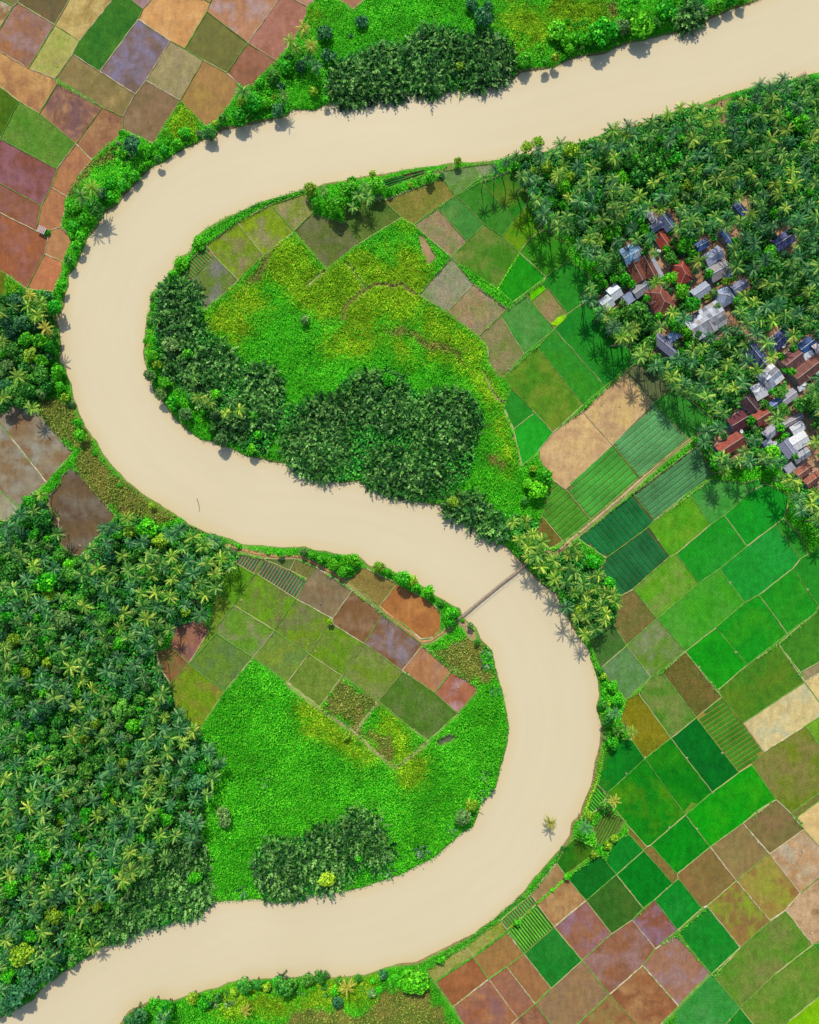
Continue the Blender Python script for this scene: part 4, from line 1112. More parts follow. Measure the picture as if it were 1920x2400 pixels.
# ------------------------------------------------------------------ where plants stand: crowns seen in the photo (tile pixels)
PALMS = [(t, q) for t, txt in (
 ('B', "800,230 690,335 740,390 860,370 840,480 900,530 640,770 310,740 960,1545 1290,1510 1320,1600 1200,1680 1240,1580"),
 ('A', "745,1525 660,1590"), ('C', "605,1440 690,1370 860,1260 780,1310 1040,1220 1060,1290 1220,1170 1160,1250 1420,1240 1640,1060 1560,1130 1600,1210 1660,1290 1030,1450 1200,1420 1360,1350 1480,1360 1380,1630 1440,1440 1380,1520 1620,1540 1540,1450 1640,1440 1480,1570 1640,1660 1290,1600 1240,1350 1100,1650 1480,1670"),
 ('D', "60,1060 180,1030 360,1000 500,930 600,870 700,870 780,960 870,1000 1110,820 1240,690 1330,700 1430,640 1460,720 1560,860 1400,940 1150,960 1260,930 1020,960 1040,1070 1180,1090 1260,1040 1080,1160 920,1160 840,1250 740,1260 640,1310 730,1380 600,1400 860,1360 1080,1330 1190,1250 1420,1240 1440,1280 1620,1310 1600,1420 1500,1390 1370,1490 1240,1470 1080,1490 1000,1440 890,1450 780,1510 860,1580 950,1590 1080,1600 1280,1580 1400,1570 1560,1610 1460,1680 540,1520 460,1590 380,1480 270,1590 190,1640 60,1660 40,1540 60,1460 70,1280 150,1100 230,1090 220,1200 350,1110 440,1050 510,1150 560,1060 680,1020 960,1250 980,1380 760,1660 620,1690 340,1670 1680,1240 1690,1480 1350,800 1300,1340 1520,1490 1180,1410 1290,1230 130,1190 20,1190"),
 ('E', "240,730 330,800 230,820 300,900 370,1000 110,830 150,1390 20,1110 30,1560 1610,1560 1690,1600 1570,1390"),
 ('F', "40,1600 170,1680 215,1600 280,1660"), ('G', "1280,190 1500,400 1400,120 1380,320 1460,770 1570,520 1560,120 1480,230 1540,300 1660,130 1440,390 1700,60"),
 ('H', "1175,80 1240,160 1040,370 1080,140 620,50 740,40 890,100 1450,30 1570,110 1200,320 1290,450 1200,790 1090,870 1300,830 1320,640 1420,730 1390,800 1450,890 1630,520 1510,620 1140,960 1210,1040 1070,1010 990,1110 850,1070 780,1160 700,1190 580,1250 480,1340 600,1420 700,1270 900,1380 800,1350 980,1290 1070,1210 1140,1270 1100,1440 1040,1480 950,1480 820,1550 890,1620 1100,1570 1040,1660 350,830 160,1000 240,1000 190,1120 300,1180 1620,1050 1500,900 1560,870 70,40 140,60 290,50 210,190 100,290 780,180 980,80 1350,170 1560,320 1660,250 1560,420 1640,700 1690,620 1250,930 1200,900 1350,940 1690,820 1640,950 1220,1340 1280,1300 1240,1400 1120,740 690,120 1690,1500 1550,530 1500,480 1380,620 860,160"),
 ('I', "1030,880 1450,970 1560,1030 1380,1020 1640,1110 1150,1070 860,1080 990,1180 1230,1170 1390,1190 1520,1220 1640,1250 1180,1250 1330,1290 1440,1290 1230,1340 1390,1370 1560,1330 790,1290 1100,1360 1040,1300 780,1400 870,1420 1480,1420 830,1500 1140,1490 1260,1480 680,1590 1160,1590 1270,1590 1370,1640 1500,1580 1000,1650 1190,1690 330,690 60,960 60,1070 90,1150 250,1090 900,960 120,1580 230,1660 380,1650 110,1450 270,1270 920,1590 1050,1080 1300,1240 270,820 700,1230 840,970 1060,1440 1560,1470"),
 ('J', "70,1060 190,1140 130,1210 20,1240 10,1100"),
 ('K', "840,910 940,910 1000,1010 890,1050 1070,1070 960,1110 1050,1150 1030,1180 960,1200 1330,1100 1280,1180 1360,1180 1170,1220 1060,1270 1200,1300 1290,1280 1170,1370 1340,1320 1270,1400 1400,1420 1190,1420 1480,1360 1530,1340 1440,1500 1330,1480 1500,1450 1270,1600 1430,1560 1580,1480 1550,1590 1640,1500 1670,1560 1460,1640 1350,1680 1590,1650"),
 ('O', "1420,30 1500,120 1580,40"),
 ('L', "795,265 960,500 1200,250 940,30 1050,10 820,180 1430,560 1560,620 1440,460 1640,640 1560,720 1700,680 1720,900 1700,260 1070,420 1660,760 1720,820"),
 ('M', "380,120 250,120 720,230 970,110 1040,190 1180,30 1270,80 1120,240 630,350 1090,410 1280,440 570,430 870,460 1160,500 920,540 750,600 700,670 830,680 430,560 330,560 270,750 530,730 740,810 670,910 590,980 960,1000 1450,820 1330,930 1460,920 1560,950 1220,800 1190,1000 1380,1000 1480,1040 1270,1030 1540,1140 1130,1090 1350,1120 1060,1230 1340,1250 1470,1240 1210,1220 890,1140 890,1260 980,1320 820,1340 1080,1390 1190,1430 1280,1480 1420,1370 760,1510 880,1580 1120,1550 1060,1640 1370,1540 1220,1600 1500,1650 360,1520 520,1450 270,1440 70,1470 450,1380 350,1630 70,1560 150,1690 580,1690 930,1700 1160,1700 130,1200 360,1180 40,1330 300,1330 60,380 60,1000 270,1080 440,670 690,420 800,110 1040,460 1200,290 550,200 400,260 20,550 1260,690 1310,640 1170,1130 130,60 1180,160"),
 ('P', "70,800 210,950 70,1510"), ('S', "1140,100 1420,140"), ('R', "330,1620 1150,1430"),
 ('Q', "90,320 60,420 170,460 460,440 250,380 430,560 660,540 740,280 1030,220 1050,330 820,340 930,290 750,460 820,530 880,580 990,560 740,620 530,690 650,770 650,680 780,710 230,640 190,730 320,730 390,640 580,90 350,40 160,110 330,160 430,200 700,140 920,110 1060,50 1160,100 1500,70 1590,110 1290,200 1420,200 1200,300 1170,370 1180,470 1340,380 960,770 640,330 560,310 390,1190 340,980 100,960 50,1050 1000,420 1310,1690 240,230 60,60 620,400 900,400 100,870"),
 ) for q in txt.split()]
TREES = """A 1070,1170,85,d 1690,1090,55,d 1500,1080,60,b 1440,1170,50,b 760,1650,75,b 600,1680,70,b 880,1600,60,b 1000,1500,60,b 1280,1290,38,m 1150,1340,55,b 1330,1220,50,b 1090,1430,55,b 900,1480,60,b 1000,1230,60,b 1200,1220,60,b 820,1560,50,d
B 660,540,70,b 970,270,75,d 1000,450,70,d 780,540,60,d 560,620,70,m 450,680,50,b 400,830,80,b 280,950,80,b 600,890,70,d 500,830,55,b 40,1080,60,m 150,960,40,m 1270,170,58,d 1185,290,22,d 980,810,32,b 300,830,45,y 620,700,40,d 680,470,45,m 880,740,40,y
B 850,1530,60,y 1360,1410,36,y 1380,1500,75,b 1160,1540,85,b 1060,1660,85,b 900,1640,45,b 1190,1470,45,b 1230,1660,42,b 1410,1590,40,g 1310,1560,30,b 1490,1540,30,b 1560,1530,25,m 1660,1500,28,y
C 390,1305,36,y 165,1430,45,b 260,1420,28,d 15,1500,25,y 80,1465,25,m 950,1190,55,y 1040,1150,55,y 1180,465,45,y 1200,250,90,b 1560,260,120,b 1100,500,45,b 1350,310,60,b 600,150,90,d 500,40,60,d 930,490,70,b 1690,210,50,g 400,540,40,y 1250,330,55,b 1290,400,50,b 1460,310,60,b 630,60,50,d
C 1110,1350,60,y 1000,1390,40,y 940,1480,55,m 1010,1570,60,b 1130,1640,60,b 1230,1660,40,b 1250,1510,60,b 1300,1210,75,y 850,1340,42,b 1570,1310,50,m 1300,1430,45,y 930,1270,40,m 1420,1170,40,m
D 40,260,75,b 140,220,70,g 300,200,110,b 390,190,60,m 480,90,90,b 520,20,70,b 220,110,60,b 1000,20,60,b 900,50,70,b 1100,0,50,b
D 1590,1000,82,b 570,1280,55,b 450,1230,40,b 350,1310,110,m 280,1420,90,m 660,1500,50,y 430,1330,60,b 130,1430,60,b 620,1130,40,b 1480,1150,60,d 1420,1180,45,g 1600,1180,40,b 640,1590,45,g 1680,700,50,m 180,1320,50,m 1540,700,40,m 860,1190,40,m 1700,1380,50,m
E 60,940,70,d 170,960,75,d 90,1050,60,d 220,1090,70,b 330,1100,70,b 400,1150,60,b 100,1170,70,m 250,1220,70,y 340,1260,60,b 200,1320,60,m 330,1370,80,m 60,1300,60,g 380,1460,60,m 230,1500,70,m 100,1520,70,m 50,1460,60,d 170,1600,60,m 40,1640,60,m 440,830,70,b 380,880,45,m 120,770,60,d 470,1350,55,b 490,1470,50,b 530,1560,40,y
E 1210,1380,55,g 1300,1530,55,g 1380,1130,75,g 1500,1690,60,g 1610,310,60,b 1470,480,65,b 1390,560,35,b 1520,1210,50,b 1230,1220,55,b 1270,1290,45,y 1330,1440,55,b 1400,1600,60,b 1550,1560,50,m 560,450,45,m 620,330,45,b 690,120,60,b 600,180,60,b 790,40,70,m 650,250,45,b 490,660,40,b
F 810,930,46,g 90,1530,50,b 400,1700,40,b 1490,1410,60,b
G 1150,120,50,b 1490,680,60,b 1570,640,40,b 1640,220,75,b 1520,880,55,b 1600,950,55,m 1650,600,45,b 1050,30,60,m 1680,1020,55,m 1650,880,50,b
H 50,220,80,b 150,600,55,b 310,200,50,b 520,430,60,m 520,225,28,b 630,320,75,b 700,400,45,b 530,590,55,b 720,540,36,g 840,555,40,b 610,700,68,b 700,810,80,b 550,970,65,b 660,1040,50,b 240,880,110,m 340,950,80,m 120,900,60,m 350,1130,70,m 400,1260,70,m 1390,520,110,m 1240,640,55,g 1410,1520,60,m 1170,410,60,m 1330,380,60,b 970,620,40,y 820,750,32,y 670,1140,42,b 1560,1620,65,m 1650,1600,80,m 1440,1660,60,m 600,1000,50,b 60,1000,60,m 470,600,30,b 340,340,40,m 1420,1230,35,b 950,1180,50,m 1150,1380,50,m 1300,210,60,d 1500,220,40,d 40,500,60,m 120,540,50,m 1690,1690,60,d
I 650,210,60,b 630,110,45,b 765,355,24,b 970,610,24,b 1230,775,34,y 1190,960,90,b 1460,910,42,b 1300,1060,70,y 1050,990,60,y 340,880,90,m 390,1040,38,b 270,1010,50,b 240,745,60,b 90,1300,80,m 380,1390,100,b 560,1330,70,m 480,1180,60,m 600,1560,80,m 400,1500,60,y 500,1690,90,g 720,1460,70,m 840,1690,80,m 1500,1640,45,y 180,990,60,d 960,1520,70,m 60,1680,50,b 950,1370,30,y 560,1250,50,b 880,1180,80,d 640,1700,50,m
J 275,1105,28,b 610,1165,34,b 515,1160,20,b 680,1170,18,b 800,1150,38,g 1040,1250,52,b 940,1210,42,b 1110,1310,48,b 1200,1210,58,b 1170,1280,42,b 1410,1270,55,y 1610,1375,75,b 1700,1430,42,b 130,250,60,g 375,320,48,b 400,60,38,b 430,210,42,b 60,150,50,m 1490,1310,30,b 870,1180,38,b 80,30,45,g
K 150,1470,62,b 20,1380,52,y 60,1430,36,b 340,1650,65,b 350,745,52,y 1090,540,75,b 1040,650,85,b 960,600,50,b 1480,1230,68,b 1625,1400,55,b 1240,1530,38,b 1120,1310,52,b 1650,1590,36,b 1380,1620,52,y 930,740,40,m 250,1560,30,m 1000,480,35,y
L 920,420,80,b 1090,430,55,y 1340,360,80,b 1350,440,75,b 1410,150,45,b 1440,215,32,b 30,1400,52,b 1170,90,45,b 1220,200,40,m 720,240,30,b 860,380,50,m 1260,350,50,m 1700,130,45,m 1690,760,50,d
M 990,780,95,m 900,900,60,g 1080,900,72,b 1210,950,60,m 680,1010,50,y 780,880,50,y 560,1120,80,m 770,1200,72,m 690,1270,72,m 690,1350,46,g 950,1450,62,m 660,1500,60,g 960,240,62,b 790,350,72,m 610,640,50,b 1120,690,50,m 1180,580,52,g 250,350,80,m 380,390,46,y 210,470,52,y 110,210,60,y 360,220,60,b 890,300,50,m 990,1200,50,y 930,1500,42,y 400,740,60,d 220,880,52,d 330,950,62,m 120,1100,62,m 250,1230,62,m 580,1250,50,g 450,1000,52,m 60,800,52,m 80,620,52,m 1600,1360,90,d 1620,1230,60,b 500,380,60,m 480,870,60,m 160,700,60,m 320,820,60,d 450,1150,60,m 1020,640,60,d 1330,730,50,d 740,1060,50,m 1450,1430,50,m 690,1650,60,b 560,60,70,g 850,60,60,m 20,180,50,d 1030,1110,50,m
Q 340,360,75,b 80,640,75,b 440,840,80,y 500,850,62,m 550,460,45,b 620,1040,90,m 170,1170,100,y 240,1010,62,b 400,1030,62,m 760,920,70,m 580,1240,40,m 60,1330,62,b 290,520,42,g 1350,70,62,b 500,100,42,y 1580,540,62,b 780,770,52,y 1250,1560,62,b 1340,1600,80,b 1130,1660,70,d 1560,1510,56,y 1650,1560,60,b 1690,1500,50,b 130,1500,105,d 60,1580,80,d 250,1400,80,d 400,1310,80,d 200,1300,70,d 660,1110,65,m 480,1180,60,d 700,20,60,b 40,800,50,g 300,1130,45,g 1050,1690,50,d
R 320,1410,70,m 420,1400,56,m 640,1420,90,m 700,1400,52,m 830,1360,60,m 930,1340,56,m 980,1320,32,g 990,550,72,y 1250,380,42,b 1440,1320,46,d 1660,1390,90,b 1240,1350,36,m 930,1490,26,m 1350,1470,42,g 1070,1550,52,d 1050,1460,42,b 160,80,60,g 590,1380,50,b 350,110,22,d 240,1460,40,y 500,1420,40,y 100,1500,45,m 20,1540,50,d
O 500,1540,62,y 430,1640,72,g 490,90,32,g 1560,720,42,m 1650,580,52,b 1680,700,52,b 1690,940,56,m 1650,1040,56,b 330,60,52,b 1600,860,52,m 1570,500,30,y 1620,800,45,b 1580,1550,55,m 545,225,30,m 430,45,20,b 1580,1000,25,g
S 1450,40,52,y 1650,220,42,y 1600,280,40,y 1490,350,36,y 1280,530,34,b 1155,640,22,b 870,900,36,b 675,910,22,b 310,1160,26,m 250,1200,42,b 60,1380,110,b 1030,745,16,y 1110,480,25,m 1240,300,22,m 930,690,25,m 830,930,20,y 960,820,20,y
N 1015,60,30,y 150,1600,60,g 380,1690,25,d 1150,985,40,y
E 385,225,24,b"""
NIPAS = "N 490,1360 60,1180 0,1370 R 150,1550 310,660 1400,520 1500,490 620,1360 O 620,300 620,400 700,620 600,1310 600,1470 640,1430 S 340,160 110,340 80,320 Q 1110,1640 A 1050,1190"

def ordinal(i): return ('first second third fourth fifth sixth seventh eighth ninth tenth eleventh twelfth'.split())[i]
PENDING = {}
def later(o, base, cat, group, x):
    PENDING.setdefault((base, cat, group), []).append((x, o))
def flush_labels():
    for (base, cat, group), L in PENDING.items():
        L.sort(key=lambda q: q[0])
        for i, (x, o) in enumerate(L):
            lab = base if len(L) == 1 or len(L) > 12 else base + ', %s from the left' % ordinal(i)
            tag(o, lab, cat, group)

VILL = pts("H 0,600 100,250 350,50 1100,0 1725,150 1725,1725 L 1725,900 1470,560 1280,450 800,420 780,200 H 700,1500 450,1250 250,1000")
def place(px, py):
    p = (np.array([px]), np.array([py]))
    I = lambda poly: bool(in_poly(p[0], p[1], poly)[0])
    if I(VILL): return 'among the houses'
    if I(FOREST['right']): return 'in the grove above the village' if py < 620 else 'at the village edge'
    if I(FOREST['left']): 
        if py < 1480: return 'in the top of the left grove'
        if py < 1950: return 'in the middle of the left grove'
        return 'in the bottom of the left grove'
    if I(FOREST['edge']): return 'in the small left-edge grove'
    if I(FOREST['bridge']) : return 'in the footbridge grove'
    if py < 330 and px < 740: return 'on the upper left bank'
    if py < 330 and px < 1200: return 'by the top nipa thicket'
    if py < 330: return 'on the top right bank'
    if px < 300 and py < 700: return 'on the first bend bank'
    if px < 420 and py < 1260: return 'on the weedy left bank'
    if py < 700 and 640 < px < 1160: return 'on the upper peninsula top shore'
    if px < 640 and py < 1110: return 'on the upper peninsula west shore'
    if py < 1110 and px < 1200: return 'inside the upper peninsula'
    if px > 1380 and 1440 < py < 1900: return 'on the second bend bank'
    if px > 1200 and py < 1300: return 'beside the tan fields'
    if px > 1200: return 'by the lower right paddies'
    if py < 1480 and px < 1110: return 'on the lower peninsula top shore'
    if py < 2140: return 'on the lower peninsula'
    return 'on the bottom bank'

CN = dict(b='bright green', m='mid green', d='dark green', y='yellow-green', g='grey-green')
PN = ['green', 'yellow-tipped', 'deep green', 'golden']
class Used:          # crowns standing: photo x, y, radius
    def __init__(self): self.a = np.zeros((6000, 3)); self.n = 0
    def append(self, t): self.a[self.n] = t; self.n += 1
    def __iadd__(self, L):
        for t in L: self.append(t)
        return self
used = Used()
def free(px, py, r):
    a = used.a[:used.n]
    return not bool(np.any((a[:, 0] - px) ** 2 + (a[:, 1] - py) ** 2 < (r + a[:, 2]) ** 2))

# --- broadleaved trees and shrubs
TN = []
for line in TREES.splitlines():
    t, *qs = line.split()
    for q in qs:
        x, y, r, k = q.split(',')
        px, py = pts('%s %s,%s' % (t, x, y))[0]
        TN.append((px, py, float(r) / Z, k))
def house_clear(px, py, r):
    for h in HOUSES:
        if math.hypot(px - h['c'][0], py - h['c'][1]) < .42 * min(h['L'], h['W']) + r * .55: return False
    return True
# forest filling: more crowns where the groves are dense
FILL_T = []; FILL_P = []
hand = [pts('%s %s' % (t, q))[0] for t, q in PALMS]
EDGE = []
for txt in ("C 880,1440 960,1560 1010,1650 G 1080,140 1220,215 1350,285 1490,410 1590,540", "G 1430,690 1440,800 1530,880 1640,1000 H 110,1080 260,1250 420,1340 540,1470 700,1550 830,1640", "L 800,330 960,440 1150,450 1300,440 1420,480 1480,600 1570,780 1725,930"):
    l_ = pts(txt); acc = 0
    for a_, b_ in zip(l_[:-1], l_[1:]):
        n_ = max(1, int(math.hypot(b_[0] - a_[0], b_[1] - a_[1]) / 15))
        for k_ in range(n_): EDGE.append((a_[0] + (b_[0] - a_[0]) * k_ / n_ + U(-5, 5) + 6 + 9 * (k_ % 2), a_[1] + (b_[1] - a_[1]) * k_ / n_ + U(-5, 5) - 6 - 9 * (k_ % 2)))
EDGE = [e_ for e_ in EDGE if all(math.hypot(e_[0] - x, e_[1] - y) > 13 for x, y in hand)]
used += [(x, y, 13) for x, y in hand + EDGE] + [(x, y, r * .62) for x, y, r, k in TN]
def fill(poly, rr, n, lst):
    xs = [p_[0] for p_ in poly]; ys = [p_[1] for p_ in poly]
    for _ in range(n):
        px, py = U(max(-25, min(xs)), min(1945, max(xs))), U(min(ys), max(ys))
        if not in_poly(np.array([px]), np.array([py]), poly)[0]: continue
        r = rr() if callable(rr) else rr
        if not free(px, py, r) or not house_clear(px, py, r * 1.9): continue
        if cls_at(px, py) in (5, 7, 4): continue
        used.append((px, py, r)); lst.append((px, py, r))
fill(FOREST['left'], 14.5, 5000, FILL_P); fill(FOREST['right'], 13.5, 7000, FILL_P); fill(FOREST['edge'], 17, 500, FILL_P)
fill(FOREST['left'], lambda: U(6, 10), 3500, FILL_T); fill(FOREST['right'], lambda: U(6, 10), 3500, FILL_T); fill(FOREST['edge'], lambda: U(7, 12), 800, FILL_T)
fill(FOREST['bridge'], 11, 300, FILL_P)
TN += [(x, y, r * 1.35, random.choice('mmmddbbg')) for x, y, r in FILL_T]
# shrubs crowding the river banks
BANKS = [pts("A 960,1060 1100,1130 1240,1180 1460,1130 1640,1030 1640,1100 1420,1210 1200,1340 1020,1520 900,1650 E 820,60 700,230 630,400 580,520 520,640 490,820 380,900 300,780 440,710 510,540 590,260 500,180 540,0 A 560,1600 700,1480 900,1330"),
 pts("B 0,1020 100,990 250,780 400,700 500,590 620,480 700,560 640,680 650,850 620,950 380,980 200,1000 50,1130"),
 pts("C 800,430 1100,330 1200,150 1500,180 1700,150 D 200,0 560,0 560,230 300,270 40,350 C 1400,430 1000,540 880,550"),
 pts("E 430,1280 500,1300 560,1500 600,1640 540,1600 440,1480"), pts("R 0,1480 260,1410 600,1370 1000,1360 1300,1370 1700,1280 1700,1450 1200,1500 500,1480 0,1640"),
 pts("E 1230,750 1300,660 1260,1100 1350,1400 1500,1500 1700,1640 I 1640,230 1500,120 E 1330,1590 1260,1480 1200,1310 1180,1100"),
 pts("O 1510,430 1560,420 1700,640 1720,1050 1600,1050 1560,700"), pts("J 800,1140 1200,1190 1270,1250 1130,1330 950,1240")]
NSH = []
for bp_ in BANKS: fill(bp_, lambda: U(4.5, 9), 420, NSH)
NSH = [q for q in NSH if cls_at(q[0], q[1]) not in (5, 7)]

def broadleaf(px, py, rpx, k, small=False):
    r = rpx * S
    hc = min(8.5, .7 + r * 1.15) if not small else .2 + r * .4      # height of the crown's middle
    if py < 330 and not small: hc = .4 + r * .7
    x, y = G2((px, py), hc)
    o = thing('shrub' if small else 'broadleaf_tree', (x, y, -.15), U(0, 6.28))
    src = BLS_ME if r < 1.9 else BL_ME
    zs = r * U(.75, 1.0)
    if not small:
        data_obj('trunk', random.choice(LT), o, (0, 0, 0), 0, (max(1.2, r * .9), max(1.2, r * .9), hc))
    data_obj('crown', random.choice(src[k]), o, (0, 0, hc + .15), U(0, 6.28), (r, r, zs))
    return o
def size_word(r): return 'large' if r > 20 else ('small' if r < 11 else 'medium')
TN = [t_ for t_ in TN if house_clear(t_[0], t_[1], t_[2] * 1.25)]
TN.sort(key=lambda t_: -t_[2])
TREE_REST = [t_ for t_ in TN if t_[2] >= 8.5][300:]
TN = [t_ for t_ in TN if t_[2] >= 8.5][:300] + [t_ for t_ in TN if t_[2] < 8.5][:300]
for px, py, r, k in TN:
    if px < -20 or px > 1940 or py < -20 or py > 2420: continue
    o = broadleaf(px, py, r, k, r < 8.5 or (px < 560 and py < 720 and k in 'by'))
    pl = place(px, py)
    if r < 8.5: later(o, '%s round bush %s' % (CN[k], pl), 'bush', 'bushes ' + pl, px)
    else: later(o, '%s %s broadleaf tree %s' % (size_word(r), CN[k], pl), 'tree', 'broadleaf trees ' + pl, px)
for px, py, r in NSH[:300]:
    k = random.choice('bbbbmmyg')
    o = broadleaf(px, py, r * 1.25, k, True)
    pl = place(px, py)
    later(o, 'low %s shrub %s' % (CN[k], pl), 'shrub', 'low shrubs ' + pl, px)

# --- coconut palms
GOLD = {('B', '860,370'), ('R', '1150,1430'), ('R', '330,1620'), ('B', '800,230'), ('E', '370,1000'), ('S', '1140,100'), ('P', '70,1510'), ('E', '240,730')}
SOLO = {('C', '605,1440'), ('P', '70,800'), ('P', '210,950'), ('P', '70,1510'), ('S', '1140,100'), ('S', '1420,140'), ('R', '330,1620'), ('R', '1150,1430'), ('L', '795,265'), ('L', '960,500'),
        ('B', '800,230'), ('B', '690,335'), ('B', '860,370'), ('A', '745,1525'), ('E', '370,1000'), ('B', '640,770'), ('B', '1290,1510'), ('B', '960,1545'), ('I', '1030,880'), ('E', '150,1390')}
def palm_kind(px, py):
    if in_poly(np.array([px]), np.array([py]), FOREST['bridge'])[0]: return random.choice((1, 1, 0))
    if px < 720 and py > 1900: return random.choice((0, 2, 2, 0, 1))
    if px < 720: return random.choice((0, 0, 1, 2, 2)) if py > 1100 else random.choice((1, 1, 0))
    return random.choice((0, 0, 2, 2, 1)) if py < 640 else random.choice((0, 1, 2, 0, 2))
def palm(px, py, h, k, s, solo=False, base_z=-.2):
    x, y = G2((px, py), h)
    o = thing('coconut_palm', (x, y, base_z))
    a = U(0, 6.28); tm = random.choice(TRUNKS)
    data_obj('trunk', tm, o, (0, 0, 0), a, (1, 1, (h - base_z) / 10))
    if solo:
        r = random.Random(int(px * 7 + py))
        nf = 19
        for i in range(nf):
            fi = min(5, int(i / (nf - 1) * 5.6)); sc = s * r.uniform(.85, 1.1)
            data_obj('frond', FROND_ME[k][fi], o, (0, 0, h - base_z), i * 2.39996 + r.uniform(-.25, .25), sc)
    else:
        cr = data_obj('crown', random.choice(CROWN_ME[k]), o, (0, 0, h - base_z), 0, (s, s, s * U(.85, 1.15)))
        cr.rotation_euler = (random.gauss(0, .16), random.gauss(0, .16), U(0, 6.28))
    return o
SOLO_LAB = {('S', '1140,100'): 'lone leaning golden coconut palm standing in the river', ('P', '210,950'): 'pale coconut palm alone at the corner of the golden olive paddy',
 ('C', '605,1440'): 'single coconut palm at the paddy corner on the upper shore of the upper peninsula', ('L', '960,500'): 'single yellow coconut palm casting its shadow on the rice below the village',
 ('P', '70,1510'): 'golden coconut palm beside the shaded crop beds at the river bend', ('S', '1420,140'): 'coconut palm on the bank next to the palm in the river'}
allp = [(pts('%s %s' % (t, q))[0], (t, q)) for t, q in PALMS] + [((x, y), 'edge') for x, y in EDGE] + [((x, y), None) for x, y, r in FILL_P]
score = []
for (px, py), key in allp:
    if px < -20 or px > 1940 or py < -20 or py > 2420: continue
    if not house_clear(px, py, 32 if key is None else 22 if key == 'edge' else 25): continue
    score.append(((0 if key in SOLO else 1 if key else 2) + R() * .1, px, py, key))
score.sort()
rest = []
for i, (sc_, px, py, key) in enumerate(score):
    k = 3 if key in GOLD else palm_kind(px, py)
    h = U(10.0, 14.5) if key not in (('S', '1140,100'), ('R', '330,1620'), ('R', '1150,1430')) else 5.5
    if key == 'edge': h = U(14, 17)
    elif key and key[0] in 'BE' and key not in GOLD: h = U(7, 10)
    s = U(.78, 1.2)
    if key is None: h = U(7.5, 14.0)
    if i < 300:
        o = palm(px, py, h, k, s, key in SOLO, -1.4 if key == ('S', '1140,100') else -.2)
        if key in SOLO_LAB: tag(o, SOLO_LAB[key], 'palm', 'coconut palms')
        else:
            pl = place(px, py)
            later(o, '%s coconut palm %s' % (PN[k], pl), 'palm', 'coconut palms ' + pl, px)
    else: rest.append((px, py, h, k, s))
def instance_join(name, items, VFs, mats, per=0):
    """items: (x, y, z, rot, scale, shape) -> one mesh"""
    VV = []; FF = []; n0 = 0; MI = []
    A_ = [(np.array([tuple(v) for v in V]), np.array(F)) for V, F in VFs]
    for it in items:
        x, y, z, a, s, sh = it[:6]
        v, f = A_[sh]
        c_, s_ = math.cos(a), math.sin(a)
        if len(it) > 7:                       # lean outwards
            ax, ay, th = it[7]
        w = np.stack([v[:, 0] * c_ - v[:, 1] * s_, v[:, 0] * s_ + v[:, 1] * c_, v[:, 2]], 1) * s
        if len(it) > 7:
            ct, sn = math.cos(th), math.sin(th)
            al = w[:, 0] * ax + w[:, 1] * ay
            al2 = al * ct + w[:, 2] * sn; z2 = -al * sn + w[:, 2] * ct
            w = np.stack([w[:, 0] + (al2 - al) * ax, w[:, 1] + (al2 - al) * ay, z2], 1)
        w = w + np.array([x, y, z])
        VV.append(w); FF.append(f + n0); n0 += len(v)
        MI.append(np.full(len(f), it[6] if len(it) > 6 else 0))
    me = np_mesh(name, np.concatenate(VV), np.concatenate(FF), None)
    for m in mats: me.materials.append(m)
    me.polygons.foreach_set('material_index', np.concatenate(MI).astype(np.int32)); me.update()
    if per: tint(me, per)
    return link(bpy.data.objects.new(name, me))
its = []; TVF = tube([(0, 0, 0), (.1, 0, .5), (0, 0, 1.0)], [.022, .015, .012], 5, False)
TV = [(v, f) for v, f in (TVF,)]
for px, py, h, k, s in rest:
    x, y = G2((px, py), h)
    its.append((x, y, h, U(0, 6.28), s, random.randrange(6), k))
for px, py, h, k, s in rest:
    x, y = G2((px, py), h)
    its.append((x, y, -.2, U(0, 6.28), h + .2, 6, 4))
if its:
    o = instance_join('coconut_grove', its, CROWN_VF + TV, PM + [BARK], 108)
    stuff(o, 'dense mass of further coconut palms filling the groves', 'palms')
print('palms', min(300, len(score)), 'rest', len(rest), 'trees', len(TN), 'shrubs', len(NSH))

if TREE_REST:
    its = []; ks = 'bmdyg'
    SHV = [(m_.vertices, m_.polygons) for m_ in BLS_ME['b']]
    SHV = [([tuple(v.co) for v in vs], [tuple(p_.vertices) for p_ in ps]) for vs, ps in SHV]
    for px, py, r, k in TREE_REST:
        rr = r * S; hc = .7 + rr * 1.15
        x, y = G2((px, py), hc)
        its.append((x, y, hc, U(0, 6.28), rr, random.randrange(4), ks.index(k)))
    stuff(instance_join('mixed_thicket', its, SHV, [LM[k] for k in ks]), 'lower leafy crowns filling gaps between the palms', 'trees')
print('tree rest', len(TREE_REST))
